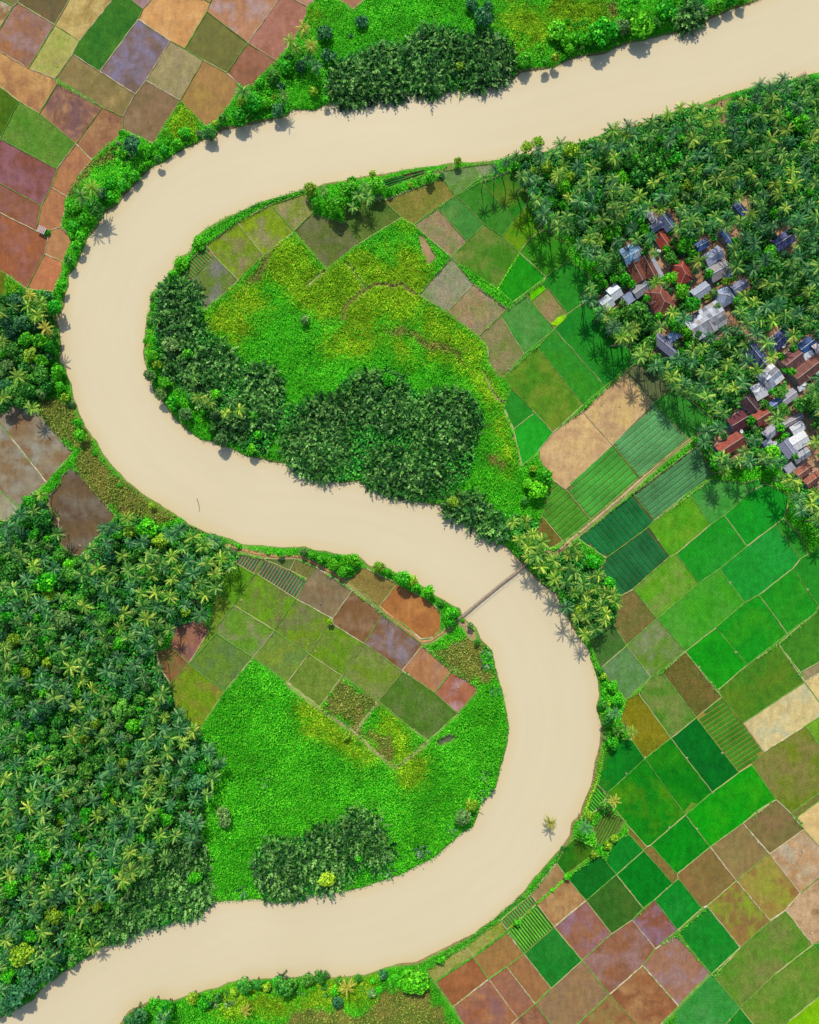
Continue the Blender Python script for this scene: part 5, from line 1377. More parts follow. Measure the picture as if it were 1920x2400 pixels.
# --- nipa palms: thickets that read as one mass, and single plants
NL = dict(north='dark spiky nipa palm thicket on the top river bank', west='dark nipa and scrub thicket along the west shore of the upper peninsula',
 middle='large dark nipa palm thicket on the south shore of the upper peninsula', bend='narrow dark nipa thicket left of the footbridge grove',
 south='dark nipa thicket on the south shore of the lower peninsula', corner='dark nipa thicket between the lower left grove and the river', top='small dark nipa clump on the top right river bank')
DOMES = dict(north="B 1180,640,210 1480,570,240 C 180,470,290 620,480,260", west="E 1440,720,160 1430,950,210 1500,1250,210 F 150,1250,190 450,1450,190 430,1650,210 E 1650,1480,180 J 200,120,160",
 middle="J 900,290,330 F 1380,1570,280 K 300,120,330 K 90,480,250 F 980,1640,210 J 540,250,170 J 1500,480,220 F 1560,1690,180", bend="K 470,790,180 700,960,140", south="R 640,500,290 1000,350,270 1270,190,240 1420,350,150 1000,570,150",
 corner="Q 1450,430,240 1500,700,230 1150,830,230 960,950,170 1280,620,180", top="D 690,110,120")
def domes(txt):
    out = []; t = 'Z'
    for w in txt.split():
        if w.isalpha(): t = w; continue
        x, y, r = (float(v) for v in w.split(','))
        px, py = pts('%s %f,%f' % (t, x, y))[0]; out.append((px, py, r / Z))
    return out
for key, poly in NIPA.items():
    D_ = domes(DOMES[key])
    xs = [d_[0] + s_ * d_[2] for d_ in D_ for s_ in (-1.1, 1.1)]; ys = [d_[1] + s_ * d_[2] for d_ in D_ for s_ in (-1.1, 1.1)]
    step = 10.6
    its = []; yy = min(ys); row = 0
    while yy < max(ys):
        xx = min(xs) + (row % 2) * step * .5
        while xx < max(xs):
            px, py = xx + U(-3, 3), yy + U(-3, 3)
            xx += step
            if not in_poly(np.array([px]), np.array([py]), poly)[0]: continue
            wob = .86 + .3 * float(vnoise(np.array([px]), np.array([py]), 22, 78)[0])
            t_, cx, cy, rr = min((math.hypot(px - a_, py - b_) / (q * wob * .86), a_, b_, q) for a_, b_, q in D_)
            if t_ > 1.0 and R() < .93: continue
            t_ = min(t_, 1.1)
            top = math.sqrt(max(0.0, 1 - (t_ / 1.12) ** 2))
            x, y = G2((px, py), 3.2)
            dd = math.hypot(px - cx, py - cy) + 1e-6
            its.append((x, y, -.5 + .5 * top, U(0, 6.28), U(.85, 1.15) * (.66 + .6 * top), random.randrange(5), 0, ((px - cx) / dd, -(py - cy) / dd, .75 * t_ ** 2.2)))
        yy += step * .87; row += 1
    o = instance_join('nipa_thicket', its, NIPA_VF, [NM], 72)
    stuff(o, NL[key], 'nipa thicket')
for q in pts(NIPAS):
    x, y = G2(q, 2.5)
    o = thing('nipa_palm', (x, y, -.4), U(0, 6.28))
    data_obj('fronds', random.choice(NIPA_ME), o, (0, 0, 0), 0, U(.75, .95))
    data_obj('stem', LT[0], o, (0, 0, -.1), 0, (1.2, 1.2, .6))
    later(o, 'single spiky blue-green nipa palm ' + place(*q), 'nipa palm', 'single nipa palms', q[0])

# ------------------------------------------------------------------ ground plants nobody could count
def ground_z(x, y):
    i = np.clip(np.searchsorted(gy, y) - 1, 0, ny - 2); j = np.clip(np.searchsorted(gx, x) - 1, 0, nx - 2)
    return np.maximum(np.maximum(GZ[i, j], GZ[i + 1, j + 1]), np.maximum(GZ[i, j + 1], GZ[i + 1, j]))
def scatter(classes, dens, seed, extra=None):
    r = np.random.default_rng(seed)
    n = int(dens * 396 * 496)
    x = r.uniform(-198, 198, n); y = r.uniform(-248, 248, n)
    px, py = x / S + 960, 1200 - y / S
    keep = np.isin(cls_at(px + r.normal(0, 3.5, n), py + r.normal(0, 3.5, n)), classes) & ~np.isin(cls_at(px, py), (5, 6))
    if extra is not None: keep &= extra(px, py)
    return x[keep], y[keep], px[keep], py[keep], r
def carpet(name, classes, dens, seed, zlo, zhi, slo, shi, alo, ahi, tilt, mat, label, cat, flow=False, extra=None, lumps=0.0):
    x, y, px, py, r = scatter(classes, dens, seed, extra)
    n = len(x)
    lump = fbm(x, y, 4.0, seed + 3, 3) * lumps
    z = np.maximum(ground_z(x, y), -.55) + r.uniform(zlo, zhi, n) + lump
    nr = np.stack([r.normal(0, tilt, n), r.normal(0, tilt, n), np.ones(n)], 1)
    ang = r.uniform(0, 6.28, n)
    if flow: ang = fbm(x, y, 9, seed + 5, 3) * 14 + r.normal(0, .35, n)
    o = quads(name, np.stack([x, y, z], 1), nr, r.uniform(slo, shi, n), r.uniform(alo, ahi, n), ang, mat)
    stuff(o, label, cat); return n
cnt = [carpet('creeping_vines', (0, 1), 6.5, 301, .02, .3, .28, .6, 1.1, 1.6, .48, VM, 'bright green creeping vines carpeting the peninsulas and banks', 'vines', lumps=1.5, extra=lambda px, py: rng.random(len(px)) > ww_at(px, py) * 1.1),
 carpet('wild_grass', (0, 1), 7.5, 302, .05, .5, .22, .4, 2.5, 4.5, .6, WM, 'tangled yellow-green wild grass on the uncultivated ground', 'grass', True, lumps=.6, extra=lambda px, py: rng.random(len(px)) < ww_at(px, py) * 1.1),
 carpet('weedy_scrub', (2,), 4.5, 303, .02, .45, .28, .6, 1.2, 2.2, .8, SM, 'olive brown weedy scrub on the banks', 'scrub', lumps=.6),
 carpet('undergrowth', (3, 4), 2.6, 304, .2, 2.2, .5, 1.0, 1.2, 2.0, .6, UM, 'shaded leafy undergrowth beneath the groves', 'undergrowth', lumps=1.2)]
print('carpets', cnt)

# hedges: rows of leafy plants on some bunds
HEDGES = [("G 415,490 545,580 715,690 830,800", 'leafy green hedge running along the bund right of the upper peninsula', 1.3), ("G 885,400 800,540 712,685", 'short leafy hedge branching off between two rice fields', 1.0),
 ("S 205,1385 350,1285 500,1188", 'thin yellow-green hedge above the brown paddies at the bottom', .8), ("S 530,1170 660,1070 780,985", 'patchy hedge below the pale strip field', .8),
 ("S 800,955 900,880 1030,755", 'hedge dividing the two crop-row plots', 1.1), ("S 1035,745 1150,645 1270,540", 'hedge climbing from the crop rows to the dark rice', .9),
 ("S 1275,535 1400,420 1530,315", 'bushy hedge below the palm on the right bank', 1.1), ("S 1440,170 1480,230 1530,320 1620,260 1690,190", 'leafy hedge round the shaded crop beds', 1.3),
 ("O 120,262 230,350 340,415 450,500 540,578", 'dark green hedge along the red paddies of the lower peninsula', 1.0), ("B 1480,1540 1580,1530 1700,1490 C 60,1465", 'leafy hedge below the crop rows on the upper shore', 1.1),
 ("O 1420,200 1480,310 1530,450 1560,520", 'weedy hedge on the right bank under the footbridge grove', 1.2), ("O 1560,1100 1540,1250 1510,1360 1440,1520 1400,1650", 'yellow-green weedy fringe along the right bank', 1.3),
 ("S 1230,320 1180,410 1100,480 990,640 900,700 780,800 650,920 540,1000 430,1060 280,1170 80,1260", 'grassy fringe along the lower right river bank', 1.4),
 ("F 0,270 120,170 260,90 430,0 B 500,1650 620,1600 800,1545", 'grassy fringe along the top left shore of the upper peninsula', 1.5)]
for txt, lab, w in HEDGES:
    g = [Vector(G2(q)) for q in pts(txt)]
    cen = []; 
    for a, b_ in zip(g[:-1], g[1:]):
        n = int((b_ - a).length * 26 * w)
        for _ in range(n):
            t = R(); q = a + (b_ - a) * t
            amp = .35 + .65 * float(vnoise(np.array([q.x]), np.array([q.y]), 2.0, 9)[0])
            rr = abs(random.gauss(0, .45)) * w
            th = U(0, 6.28)
            cen.append((q.x + rr * math.cos(th), q.y + rr * math.sin(th), .1 + amp * w * U(.2, 1.1) * max(.2, 1 - rr)))
    cen = np.array(cen); n = len(cen)
    r = np.random.default_rng(len(txt))
    o = quads('hedge' if 'hedge' in lab else 'grass_fringe', cen, np.stack([r.normal(0, .7, n), r.normal(0, .7, n), np.ones(n)], 1), r.uniform(.22, .5, n), r.uniform(1.1, 1.8, n), r.uniform(0, 6.28, n), LM['b' if 'hedge' in lab else 'y' if 'yellow' in lab else 'm'])
    if 'hedge' in lab: tag(o, lab, 'hedge', 'hedges on the bunds')
    else: stuff(o, lab, 'grass')
# ------------------------------------------------------------------ houses
def tile_mat(col):
    m, nt, b = new_mat('roof_tiles')
    tc = nt.nodes.new('ShaderNodeTexCoord')
    w = N(nt, 'ShaderNodeTexWave', wave_type='BANDS', bands_direction='X'); w.inputs['Scale'].default_value = 1.25; w.inputs['Distortion'].default_value = .6
    w2 = N(nt, 'ShaderNodeTexWave', wave_type='BANDS', bands_direction='Y', wave_profile='SAW'); w2.inputs['Scale'].default_value = 1.0; w2.inputs['Distortion'].default_value = .8
    for q in (w, w2): nt.links.new(tc.outputs['Object'], q.inputs['Vector'])
    n = noise(nt, tc.outputs['Object'], 2.2, 6, .7); n2 = noise(nt, tc.outputs['Object'], .35, 4)
    d = tuple(int(v * .62) for v in col); l = tuple(min(255, int(v * 1.15)) for v in col)
    c = ramp(nt, n, [(.28, C(*d)), (.5, C(*col)), (.75, C(*l))])
    c = mixc(nt, 1.0, c, ramp(nt, n2, [(.35, .7), (.65, 1.15)]), 'MULTIPLY')
    nt.links.new(c, b.inputs['Base Color']); b.inputs['Roughness'].default_value = .85; b.inputs['Specular IOR Level'].default_value = .2
    ad = N(nt, 'ShaderNodeMath', operation='ADD'); nt.links.new(w.outputs['Fac'], ad.inputs[0]); nt.links.new(w2.outputs['Fac'], ad.inputs[1])
    bp = N(nt, 'ShaderNodeBump', i_Strength=.7, i_Distance=.12); nt.links.new(ad.outputs[0], bp.inputs['Height']); nt.links.new(bp.outputs[0], b.inputs['Normal'])
    return m
def tin_mat(col, dirty=.5):
    m, nt, b = new_mat('corrugated_sheet')
    tc = nt.nodes.new('ShaderNodeTexCoord'); oi = nt.nodes.new('ShaderNodeObjectInfo')
    w = N(nt, 'ShaderNodeTexWave', wave_type='BANDS', bands_direction='X'); w.inputs['Scale'].default_value = 1.6
    nt.links.new(tc.outputs['Object'], w.inputs['Vector'])
    mp = N(nt, 'ShaderNodeMapping'); mp.inputs['Scale'].default_value = (1.2, .25, 1); nt.links.new(tc.outputs['Object'], mp.inputs['Vector'])
    n = noise(nt, mp.outputs[0], 1.4, 6, .7)
    col = tuple(min(255, int(v * 1.12)) for v in col)
    d = tuple(int(v * (1 - .45 * dirty)) for v in col)
    c = ramp(nt, n, [(.34, C(*d)), (.6, C(*col))])
    mr = N(nt, 'ShaderNodeMapRange'); mr.inputs[3].default_value = .72; mr.inputs[4].default_value = 1.1
    nt.links.new(oi.outputs['Random'], mr.inputs[0])
    hsv = nt.nodes.new('ShaderNodeHueSaturation'); nt.links.new(c, hsv.inputs['Color']); nt.links.new(mr.outputs[0], hsv.inputs['Value'])
    nt.links.new(hsv.outputs[0], b.inputs['Base Color']); b.inputs['Roughness'].default_value = .6; b.inputs['Specular IOR Level'].default_value = .3
    bp = N(nt, 'ShaderNodeBump', i_Strength=.5, i_Distance=.08); nt.links.new(w.outputs['Fac'], bp.inputs['Height']); nt.links.new(bp.outputs[0], b.inputs['Normal'])
    return m
WALLS = [plain('wall_plaster', C(*c_), .9, .1, .8) for c_ in ((214, 206, 190), (176, 196, 206), (196, 178, 150), (150, 176, 196), (206, 190, 170))]
RIDGE = {'tile': plain('ridge_tiles', C(196, 170, 156), .85, .15, 2), 'tin': plain('ridge_metal', C(210, 216, 226), .6, .12, 2)}
DOOR = plain('painted_door', C(96, 74, 56), .7, .15, 3)
GLASS = plain('window_glass', C(50, 62, 74), .15, .1, 3, spec=.6)
CONC = plain('concrete', C(186, 180, 172), .9, .12, 2)

def slab(pts4, t=.07):
    """thick panel from four 3D corners"""
    a, b_, c, d = (Vector(q) for q in pts4)
    n = (b_ - a).cross(d - a).normalized() * t
    V = [a, b_, c, d, a - n, b_ - n, c - n, d - n]
    return V, [(0, 1, 2, 3), (7, 6, 5, 4), (0, 4, 5, 1), (1, 5, 6, 2), (2, 6, 7, 3), (3, 7, 4, 0)]
def tri_slab(p3, t=.07):
    a, b_, c = (Vector(q) for q in p3)
    n = (b_ - a).cross(c - a).normalized() * t
    return [a, b_, c, a - n, b_ - n, c - n], [(0, 1, 2), (5, 4, 3), (0, 3, 4, 1), (1, 4, 5, 2), (2, 5, 3, 0)]

def gable(o, L, W, z0, rise, mat, rmat, sheets=False, name='roof'):
    hw, hl = W / 2, L / 2
    if sheets:
        nxp = max(3, int(L / 2.0)); nyp = 2 if W < 10 else 3
        for s_ in (-1, 1):
            for i in range(nxp):
                for j in range(nyp):
                    u0, u1 = -hl + L * i / nxp, -hl + L * (i + 1) / nxp + .06
                    v0, v1 = j / nyp, (j + 1) / nyp + .02
                    lift = U(.0, .05) + .03 * (nyp - j) + .012 * (i % 2)
                    q = lambda u, v: (u, s_ * hw * v, z0 + rise * (1 - v) + lift)
                    c4 = [q(u0, v1), q(u1, v1), q(u1, v0), q(u0, v0)]
                    if s_ > 0: c4 = c4[::-1]
                    mesh_obj('roof_sheet', *slab(c4, .03), random.choice(mat), o)
    else:
        for s_ in (-1, 1):
            c4 = [(-hl, s_ * hw, z0), (hl, s_ * hw, z0), (hl, 0, z0 + rise), (-hl, 0, z0 + rise)]
            if s_ > 0: c4 = c4[::-1]
            mesh_obj('roof_slope', *slab(c4), mat, o)
    V, F = tube([(-hl - .05, 0, z0 + rise + .06), (hl + .05, 0, z0 + rise + .06)], [.16, .16], 6)
    mesh_obj('ridge_cap', V, F, rmat, o)
    for s_ in (-1, 1):      # gable ends under the roof
        x = s_ * (hl - .5)
        mesh_obj('gable_wall', [(x, -hw + .5, z0 - .05 + .0), (x, hw - .5, z0 - .05), (x, 0, z0 + rise - .35), (x - s_ * .12, -hw + .5, z0 - .05), (x - s_ * .12, hw - .5, z0 - .05), (x - s_ * .12, 0, z0 + rise - .35)],
                 [(0, 1, 2), (5, 4, 3), (0, 3, 4, 1), (1, 4, 5, 2), (2, 5, 3, 0)], random.choice(WALLS), o)
def hip(o, L, W, z0, rise, mat, rmat, pyr=False):
    hw, hl = W / 2, L / 2
    r_ = 0.02 if pyr else max(.3, hl - hw * .9)
    A_, B_ = (-r_, 0, z0 + rise), (r_, 0, z0 + rise)
    c = [(-hl, -hw, z0), (hl, -hw, z0), (hl, hw, z0), (-hl, hw, z0)]
    mesh_obj('roof_slope', *slab([c[0], c[1], B_, A_]), mat, o)
    mesh_obj('roof_slope', *slab([c[2], c[3], A_, B_]), mat, o)
    mesh_obj('roof_slope', *tri_slab([c[1], c[2], B_]), mat, o)
    mesh_obj('roof_slope', *tri_slab([c[3], c[0], A_]), mat, o)
    parts = [tube([A_, B_], [.15, .15], 5)] if not pyr else []
    for k, e in ((c[0], A_), (c[3], A_), (c[1], B_), (c[2], B_)): parts.append(tube([k, e], [.12, .12], 5))
    mesh_obj('ridge_cap', *join(*parts), rmat, o)

def house(h):
    L, W = h['L'] * S, h['W'] * S
    ze = h.get('h', 2.7)
    kind = h['kind']
    x, y = G2(h['c'], ze + .4)
    o = thing('house' if min(L, W) > 3.8 and kind != 'shed' else 'shed', (x, y, 0), math.radians(-h['deg']))
    wm = random.choice(WALLS)
    iw, il = max(1.6, W - 1.0), max(1.8, L - 1.0)
    t = .15
    V, F = join(box(0, -iw / 2, ze / 2 - .1, il, t, ze), box(0, iw / 2, ze / 2 - .1, il, t, ze), box(-il / 2 + .0, 0, ze / 2 - .1, t, iw - t - .01, ze - .02), box(il / 2, 0, ze / 2 - .1, t, iw - t - .01, ze - .02))
    mesh_obj('wall', V, F, wm, o)
    mesh_obj('floor_slab', *box(0, 0, .05, L + .3, W + .3, .24), CONC, o)
    for s_ in (-1, 1):
        n = max(1, int(il / 3.2))
        for i in range(n):
            u = -il / 2 + il * (i + .5) / n
            if i == n // 2 and s_ < 0:
                mesh_obj('door', *box(u, s_ * (iw / 2 + .09), 1.1, .95, .07, 2.0), DOOR, o)
            else:
                mesh_obj('window', *box(u, s_ * (iw / 2 + .09), 1.5, 1.1, .06, 1.0), GLASS, o)
    rise = W * (.30 if kind in ('tile', 'hip') else .2) * (.45 if h.get('low') else 1)
    z0 = ze - .05
    if kind == 'tile': gable(o, L, W, z0, rise, tile_mat(h['col']), RIDGE['tile'])
    elif kind == 'tin': gable(o, L, W, z0, rise, tin_mat(h['col'], .35), RIDGE['tin'])
    elif kind == 'sheets':
        c0 = h['col']; ms = [tin_mat(tuple(min(255, max(0, int(v * k))) for v in c0), .6) for k in (.62, .85, 1.0, 1.08)]
        ms.append(tin_mat((176, 160, 150) if c0[2] < 215 else (150, 160, 176), .5))
        gable(o, L, W, z0, W * .14, ms, RIDGE['tin'], True)
    elif kind == 'hip':
        tm = tile_mat(h['col'])
        hip(o, L, W, z0, W * .32, tm, RIDGE['tile'], h.get('pyr', 0))
    elif kind == 'shed':
        hw, hl = W / 2, L / 2
        mesh_obj('roof_slope', *slab([(-hl, -hw, z0), (hl, -hw, z0), (hl, hw, z0 + .5), (-hl, hw, z0 + .5)]), tin_mat(h['col'], .4), o)
        mesh_obj('fascia_board', *box(0, -hw - .04, z0 - .02, L, .05, .16), DOOR, o)
    if h.get('wing'):
        wl, ww = W * .62, L * .34
        m2 = tile_mat(h['col']) if kind in ('tile', 'hip') else tin_mat((150, 152, 160), .5)
        rz = .28 * ww
        # a cross gable running out over the front slope
        for s_ in (-1, 1):
            c4 = [(s_ * ww / 2 , -W / 2 - .5, z0 + .12), (s_ * ww / 2, -.1, z0 + .12), (0, -.1, z0 + .12 + rz), (0, -W / 2 - .5, z0 + .12 + rz)]
            if s_ < 0: c4 = c4[::-1]
            mesh_obj('wing_slope', *slab(c4), m2, o)
        mesh_obj('ridge_cap', *tube([(0, -W / 2 - .55, z0 + .2 + rz), (0, -.1, z0 + .2 + rz)], [.14, .14], 5), RIDGE['tile'], o)
        mesh_obj('gable_wall', *tri_slab([(-ww / 2 + .15, -W / 2 - .2, z0 + .1), (ww / 2 - .15, -W / 2 - .2, z0 + .1), (0, -W / 2 - .2, z0 + rz)], .1), wm, o)
    if h.get('porch'):
        mesh_obj('porch_roof', *slab([(L * .1, -W / 2 - 2.0, 2.1), (L * .5, -W / 2 - 2.0, 2.1), (L * .5, -W / 2, 2.45), (L * .1, -W / 2, 2.45)]), tin_mat((170, 180, 205), .3), o)
        for u in (L * .12, L * .48): mesh_obj('porch_post', *box(u, -W / 2 - 1.85, 1.0, .12, .12, 2.1), DOOR, o)
    tag(o, h['label'], 'house' if o.name.startswith('house') else 'shed', 'village roofs')
for h in HOUSES: house(h)

# ------------------------------------------------------------------ satellite dishes
DISHM = plain('dish_paint', C(226, 226, 226), .6, .08, 2)
IRON = plain('galvanised_iron', C(140, 142, 146), .5, .1, 4)
for i, ((px, py), lab) in enumerate(zip(pts("Z 1726,1016 1737,1011 1836,810 1786,819 1913,829 1915,872 1885,900 1816,1038 1544,589 1513,700"),
  ('white satellite dish above the long orange roof, left of a pair', 'white satellite dish above the long orange roof, right of a pair', 'satellite dish below the blue slate house', 'satellite dish beside the long dark blue gable',
   'satellite dish at the right edge beside the white flat shed', 'satellite dish at the right edge below a brown tiled house', 'satellite dish behind the tiny pale shed', 'satellite dish beside the lilac grey gable',
   'satellite dish below the small red tiled gable', 'satellite dish beside the large brown hipped house'))):
    hgt = 2.4
    x, y = G2((px, py), hgt)
    o = thing('satellite_dish', (x, y, 0), U(0, 6.28))
    V = []; F = []; nr, ns = 4, 14; Rr = 1.0
    for a in range(nr + 1):
        r_ = Rr * a / nr
        for k in range(ns): V.append((r_ * math.cos(6.2832 * k / ns), r_ * math.sin(6.2832 * k / ns), .32 * (a / nr) ** 2))
    for a in range(nr):
        for k in range(ns):
            F.append((a * ns + k, a * ns + (k + 1) % ns, (a + 1) * ns + (k + 1) % ns, (a + 1) * ns + k))
    d = mesh_obj('dish', V, F, DISHM, o); d.location = (0, 0, hgt); d.rotation_euler = (math.radians(18), 0, 0)
    mesh_obj('feed_arm', *join(*[tube([(Rr * .9 * math.cos(t), Rr * .9 * math.sin(t), hgt + .28), (0, 0, hgt + .85)], [.02, .02], 4) for t in (0, 2.1, 4.2)]), IRON, o)
    mesh_obj('mast', *tube([(0, 0, -.1), (0, 0, hgt)], [.07, .06], 6), IRON, o)
    tag(o, lab, 'satellite dish', 'satellite dishes')

# ------------------------------------------------------------------ lamp pole in the yard of the big roof
x, y = G2(pts("H 1022,905")[0], 3)
o = thing('utility_pole', (x, y, 0))
mesh_obj('mast', *tube([(0, 0, -.2), (0, 0, 7)], [.12, .08], 8), CONC, o)
mesh_obj('cross_arm', *box(0, 0, 6.6, 1.5, .1, .1), DOOR, o)
for u in (-.6, 0, .6): mesh_obj('insulator', *tube([(u, 0, 6.65), (u, 0, 6.85)], [.05, .03], 6), DISHM, o)
tag(o, 'thin utility pole beside the big patched tin roof', 'pole')

# ------------------------------------------------------------------ the footbridge
BAM = plain('weathered_bamboo', C(196, 162, 138), .8, .18, 2.5)
BAM2 = plain('bamboo_pole', C(150, 122, 96), .8, .18, 3)
CABLE = plain('steel_cable', C(90, 86, 84), .5, .1, 5)
A0 = Vector(G2(pts("K 372,1712")[0], 1.4)); B0 = Vector(G2(pts("K 955,1238")[0], 1.4))
dv = B0 - A0; BL_ = dv.length; ang = math.atan2(dv.y, dv.x)
o = thing('footbridge', (A0.x, A0.y, 0), ang)
sag = lambda u: 1.25 - .55 * math.sin(math.pi * u / BL_)
V = []; F = []
u = -4.0; pl = []
while u < BL_ + 4:
    z = sag(min(max(u, 0), BL_)) * (1 if 0 <= u <= BL_ else 1) - (0 if 0 <= u <= BL_ else .22 * min(abs(u), abs(u - BL_)))
    pl.append(box(u, U(-.05, .05), z, .24, .85 * U(.9, 1.06), .05, U(-.03, .03)))
    u += .29
mesh_obj('deck', *join(*pl), BAM, o)
for s_ in (-1, 1):
    P_ = [(u, s_ * .35, sag(u) - .1) for u in np.linspace(0, BL_, 24)]
    mesh_obj('bearer', *tube(P_, [.06] * 24, 6), BAM2, o)
    P_ = [(u, s_ * .52, sag(u) + .9) for u in np.linspace(0, BL_, 24)]
    mesh_obj('handrail', *tube(P_, [.05] * 24, 6), BAM2, o)
    P_ = [(u, s_ * .75, 4.4 - 2.9 * math.sin(math.pi * u / BL_)) for u in np.linspace(0, BL_, 24)]
    mesh_obj('cable', *tube(P_, [.025] * 24, 4), CABLE, o)
    for u in np.linspace(1, BL_ - 1, 16):
        mesh_obj('rail_post', *tube([(u, s_ * .48, sag(u) - .15), (u, s_ * .52, sag(u) + .95)], [.035, .03], 5), BAM2, o)
    for u in (0.0, BL_):
        mesh_obj('tower_post', *tube([(u, s_ * .75, -1.0), (u, s_ * .75, 4.5)], [.13, .1], 7), BAM2, o)
    for u in np.linspace(6, BL_ - 6, 6):
        mesh_obj('pile', *tube([(u, s_ * .45, -2.2), (u, s_ * .4, sag(u) - .12)], [.07, .06], 6), BAM2, o)
tag(o, 'narrow bamboo footbridge crossing the river to the palm grove', 'footbridge')

# ------------------------------------------------------------------ canoe drawn up on the bank
x, y = G2(pts("O 402,244")[0])
CAN = plain('worn_canoe_paint', C(206, 210, 214), .6, .15, 3)
CAND = plain('canoe_inside', C(70, 64, 62), .85, .2, 3)
def hull(L, W, H, t=0.0):
    V = []; n = 13
    for i in range(n):
        s_ = i / (n - 1) * 2 - 1
        w = W / 2 * (1 - abs(s_) ** 2.3) + .02; rise = .28 * abs(s_) ** 3
        for k in range(7):
            a = math.pi * (k / 6)
            V.append((s_ * L / 2, -(w - t) * math.cos(a), H * (1 - math.sin(a) ** .7) + rise + t))
    F = [(i * 7 + k, i * 7 + k + 1, i * 7 + k + 8, i * 7 + k + 7) for i in range(12) for k in range(6)]
    return V, F
o = thing('canoe', (x, y, .35), math.radians(-13))
mesh_obj('hull', *hull(4.6, .95, .42), CAN, o, True)
mesh_obj('inner_hull', *[q if i else [(v[0] * .93, v[1], v[2]) for v in q] for i, q in enumerate(hull(4.6, .95, .42, .06))], CAND, o, True)
for u in (-1.2, .1, 1.3): mesh_obj('thwart', *box(u, 0, .34, .2, .7, .04), BAM2, o)
for s_ in (-1, 1):
    P_ = [(q / 12 * 4.6 - 2.3, s_ * (.475 * (1 - abs(q / 6 - 1) ** 2.3) + .02), .43 + .28 * abs(q / 6 - 1) ** 3) for q in range(13)]
    mesh_obj('gunwale', *tube(P_, [.045] * 13, 5), CAN, o)
tag(o, 'long narrow white canoe drawn up on the weedy bank below the footbridge', 'canoe')

# ------------------------------------------------------------------ two motorbikes on the river landing
RUB = plain('tyre_rubber', C(34, 34, 36), .8, .1, 4); PAINT = [plain('bike_paint', C(44, 40, 60), .35, .1, 3, spec=.5), plain('bike_paint', C(96, 40, 44), .35, .1, 3, spec=.5)]
def ring(r0, r1, n=14):
    V = []; F = []
    for k in range(n):
        a = 6.2832 * k / n
        for j in range(5):
            b_ = 6.2832 * j / 5
            V.append(((r0 + r1 * math.cos(b_)) * math.cos(a), r1 * math.sin(b_), (r0 + r1 * math.cos(b_)) * math.sin(a)))
    for k in range(n):
        for j in range(5):
            F.append((k * 5 + j, k * 5 + (j + 1) % 5, ((k + 1) % n) * 5 + (j + 1) % 5, ((k + 1) % n) * 5 + j))
    return V, F
for i, (q, lab) in enumerate(zip(pts("Z 1690,246 1694,255"), ('motorbike parked on the grassy river landing, nearer the water', 'motorbike parked on the grassy river landing, nearer the palms'))):
    x, y = G2(q); o = thing('motorbike', (x, y, .12), math.radians(-62 - 10 * i))
    for u in (-.62, .62):
        w = mesh_obj('wheel', *ring(.23, .06), RUB, o); w.location = (u, 0, .29)
        mesh_obj('rim', *tube([(0, -.02, 0), (0, .02, 0)], [.17, .17], 10), IRON, w)
    mesh_obj('body', *join(tube([(-.75, 0, .62), (-.3, 0, .5), (.15, 0, .5), (.5, 0, .75), (.6, 0, .95)], [.07, .14, .15, .1, .06], 7), box(0, 0, .36, .5, .2, .24)), PAINT[i], o)
    mesh_obj('seat', *tube([(-.7, 0, .78), (-.35, 0, .76), (.05, 0, .72)], [.08, .13, .09], 7), RUB, o)
    mesh_obj('handlebar', *tube([(.45, -.34, 1.0), (.55, -.15, 1.02), (.55, .15, 1.02), (.45, .34, 1.0)], [.025] * 4, 5), IRON, o)
    mesh_obj('headlamp', *tube([(.6, 0, .9), (.7, 0, .9)], [.08, .07], 8), DISHM, o)
    tag(o, lab, 'motorbike', 'motorbikes on the landing')
x, y = G2((1655, 257)); 
V, F = tube([(0, 0, 0), (0, .02, .2), (.03, 0, .42), (.02, 0, .55)], [.34, .42, .36, .12], 9)
tag(mesh_obj('white_sack', [(x + v[0], y + v[1], v[2]) for v in V], F, DISHM), 'full white sack lying on the grassy river landing', 'sack')

# ------------------------------------------------------------------ slatted landing stage at the top right
x, y = G2((1882, 181), .6)
o = thing('landing_stage', (x, y, 0), math.radians(30))
for j in range(5):
    mesh_obj('plank', *box(U(-.15, .15), -1.6 + j * .78, .62 - .02 * j, 5.2 + U(-.3, .3), .55, .09), BAM2 if j % 2 else BAM, o)
for u in (-2.2, 0, 2.2):
    mesh_obj('joist', *box(u, 0, .5, .14, 3.9, .14), DOOR, o)
    for v in (-1.6, 1.6): mesh_obj('pile', *tube([(u, v, -1.8), (u, v, .5)], [.08, .08], 6), BAM2, o)
tag(o, 'slatted wooden landing stage on the bank at the top right', 'landing stage')

# ------------------------------------------------------------------ little shelter among the left paddies
x, y = G2(pts("E 338,202")[0], 1.8)
o = thing('field_shelter', (x, y, 0), math.radians(-27))
PINK = plain('asbestos_sheet', C(206, 176, 178), .85, .15, 2)
for u in (-1.4, 1.4):
    for v in (-1.1, 1.1): mesh_obj('post', *tube([(u, v, -.1), (u, v, 1.9)], [.06, .05], 6), BAM2, o)
for j in range(5):
    u = -1.6 + j * .8
    mesh_obj('roof_sheet', *slab([(u - .32, -1.6, 1.78 + (j % 2) * .1), (u + .32, -1.6, 1.95), (u + .32, 1.6, 2.15), (u - .32, 1.6, 2.0 + (j % 2) * .1)], .05), PINK, o)
mesh_obj('bench', *box(0, 0, .45, 2.4, 1.4, .08), BAM, o)
tag(o, 'tiny open shelter with striped pinkish roof at the paddy corner', 'shelter')

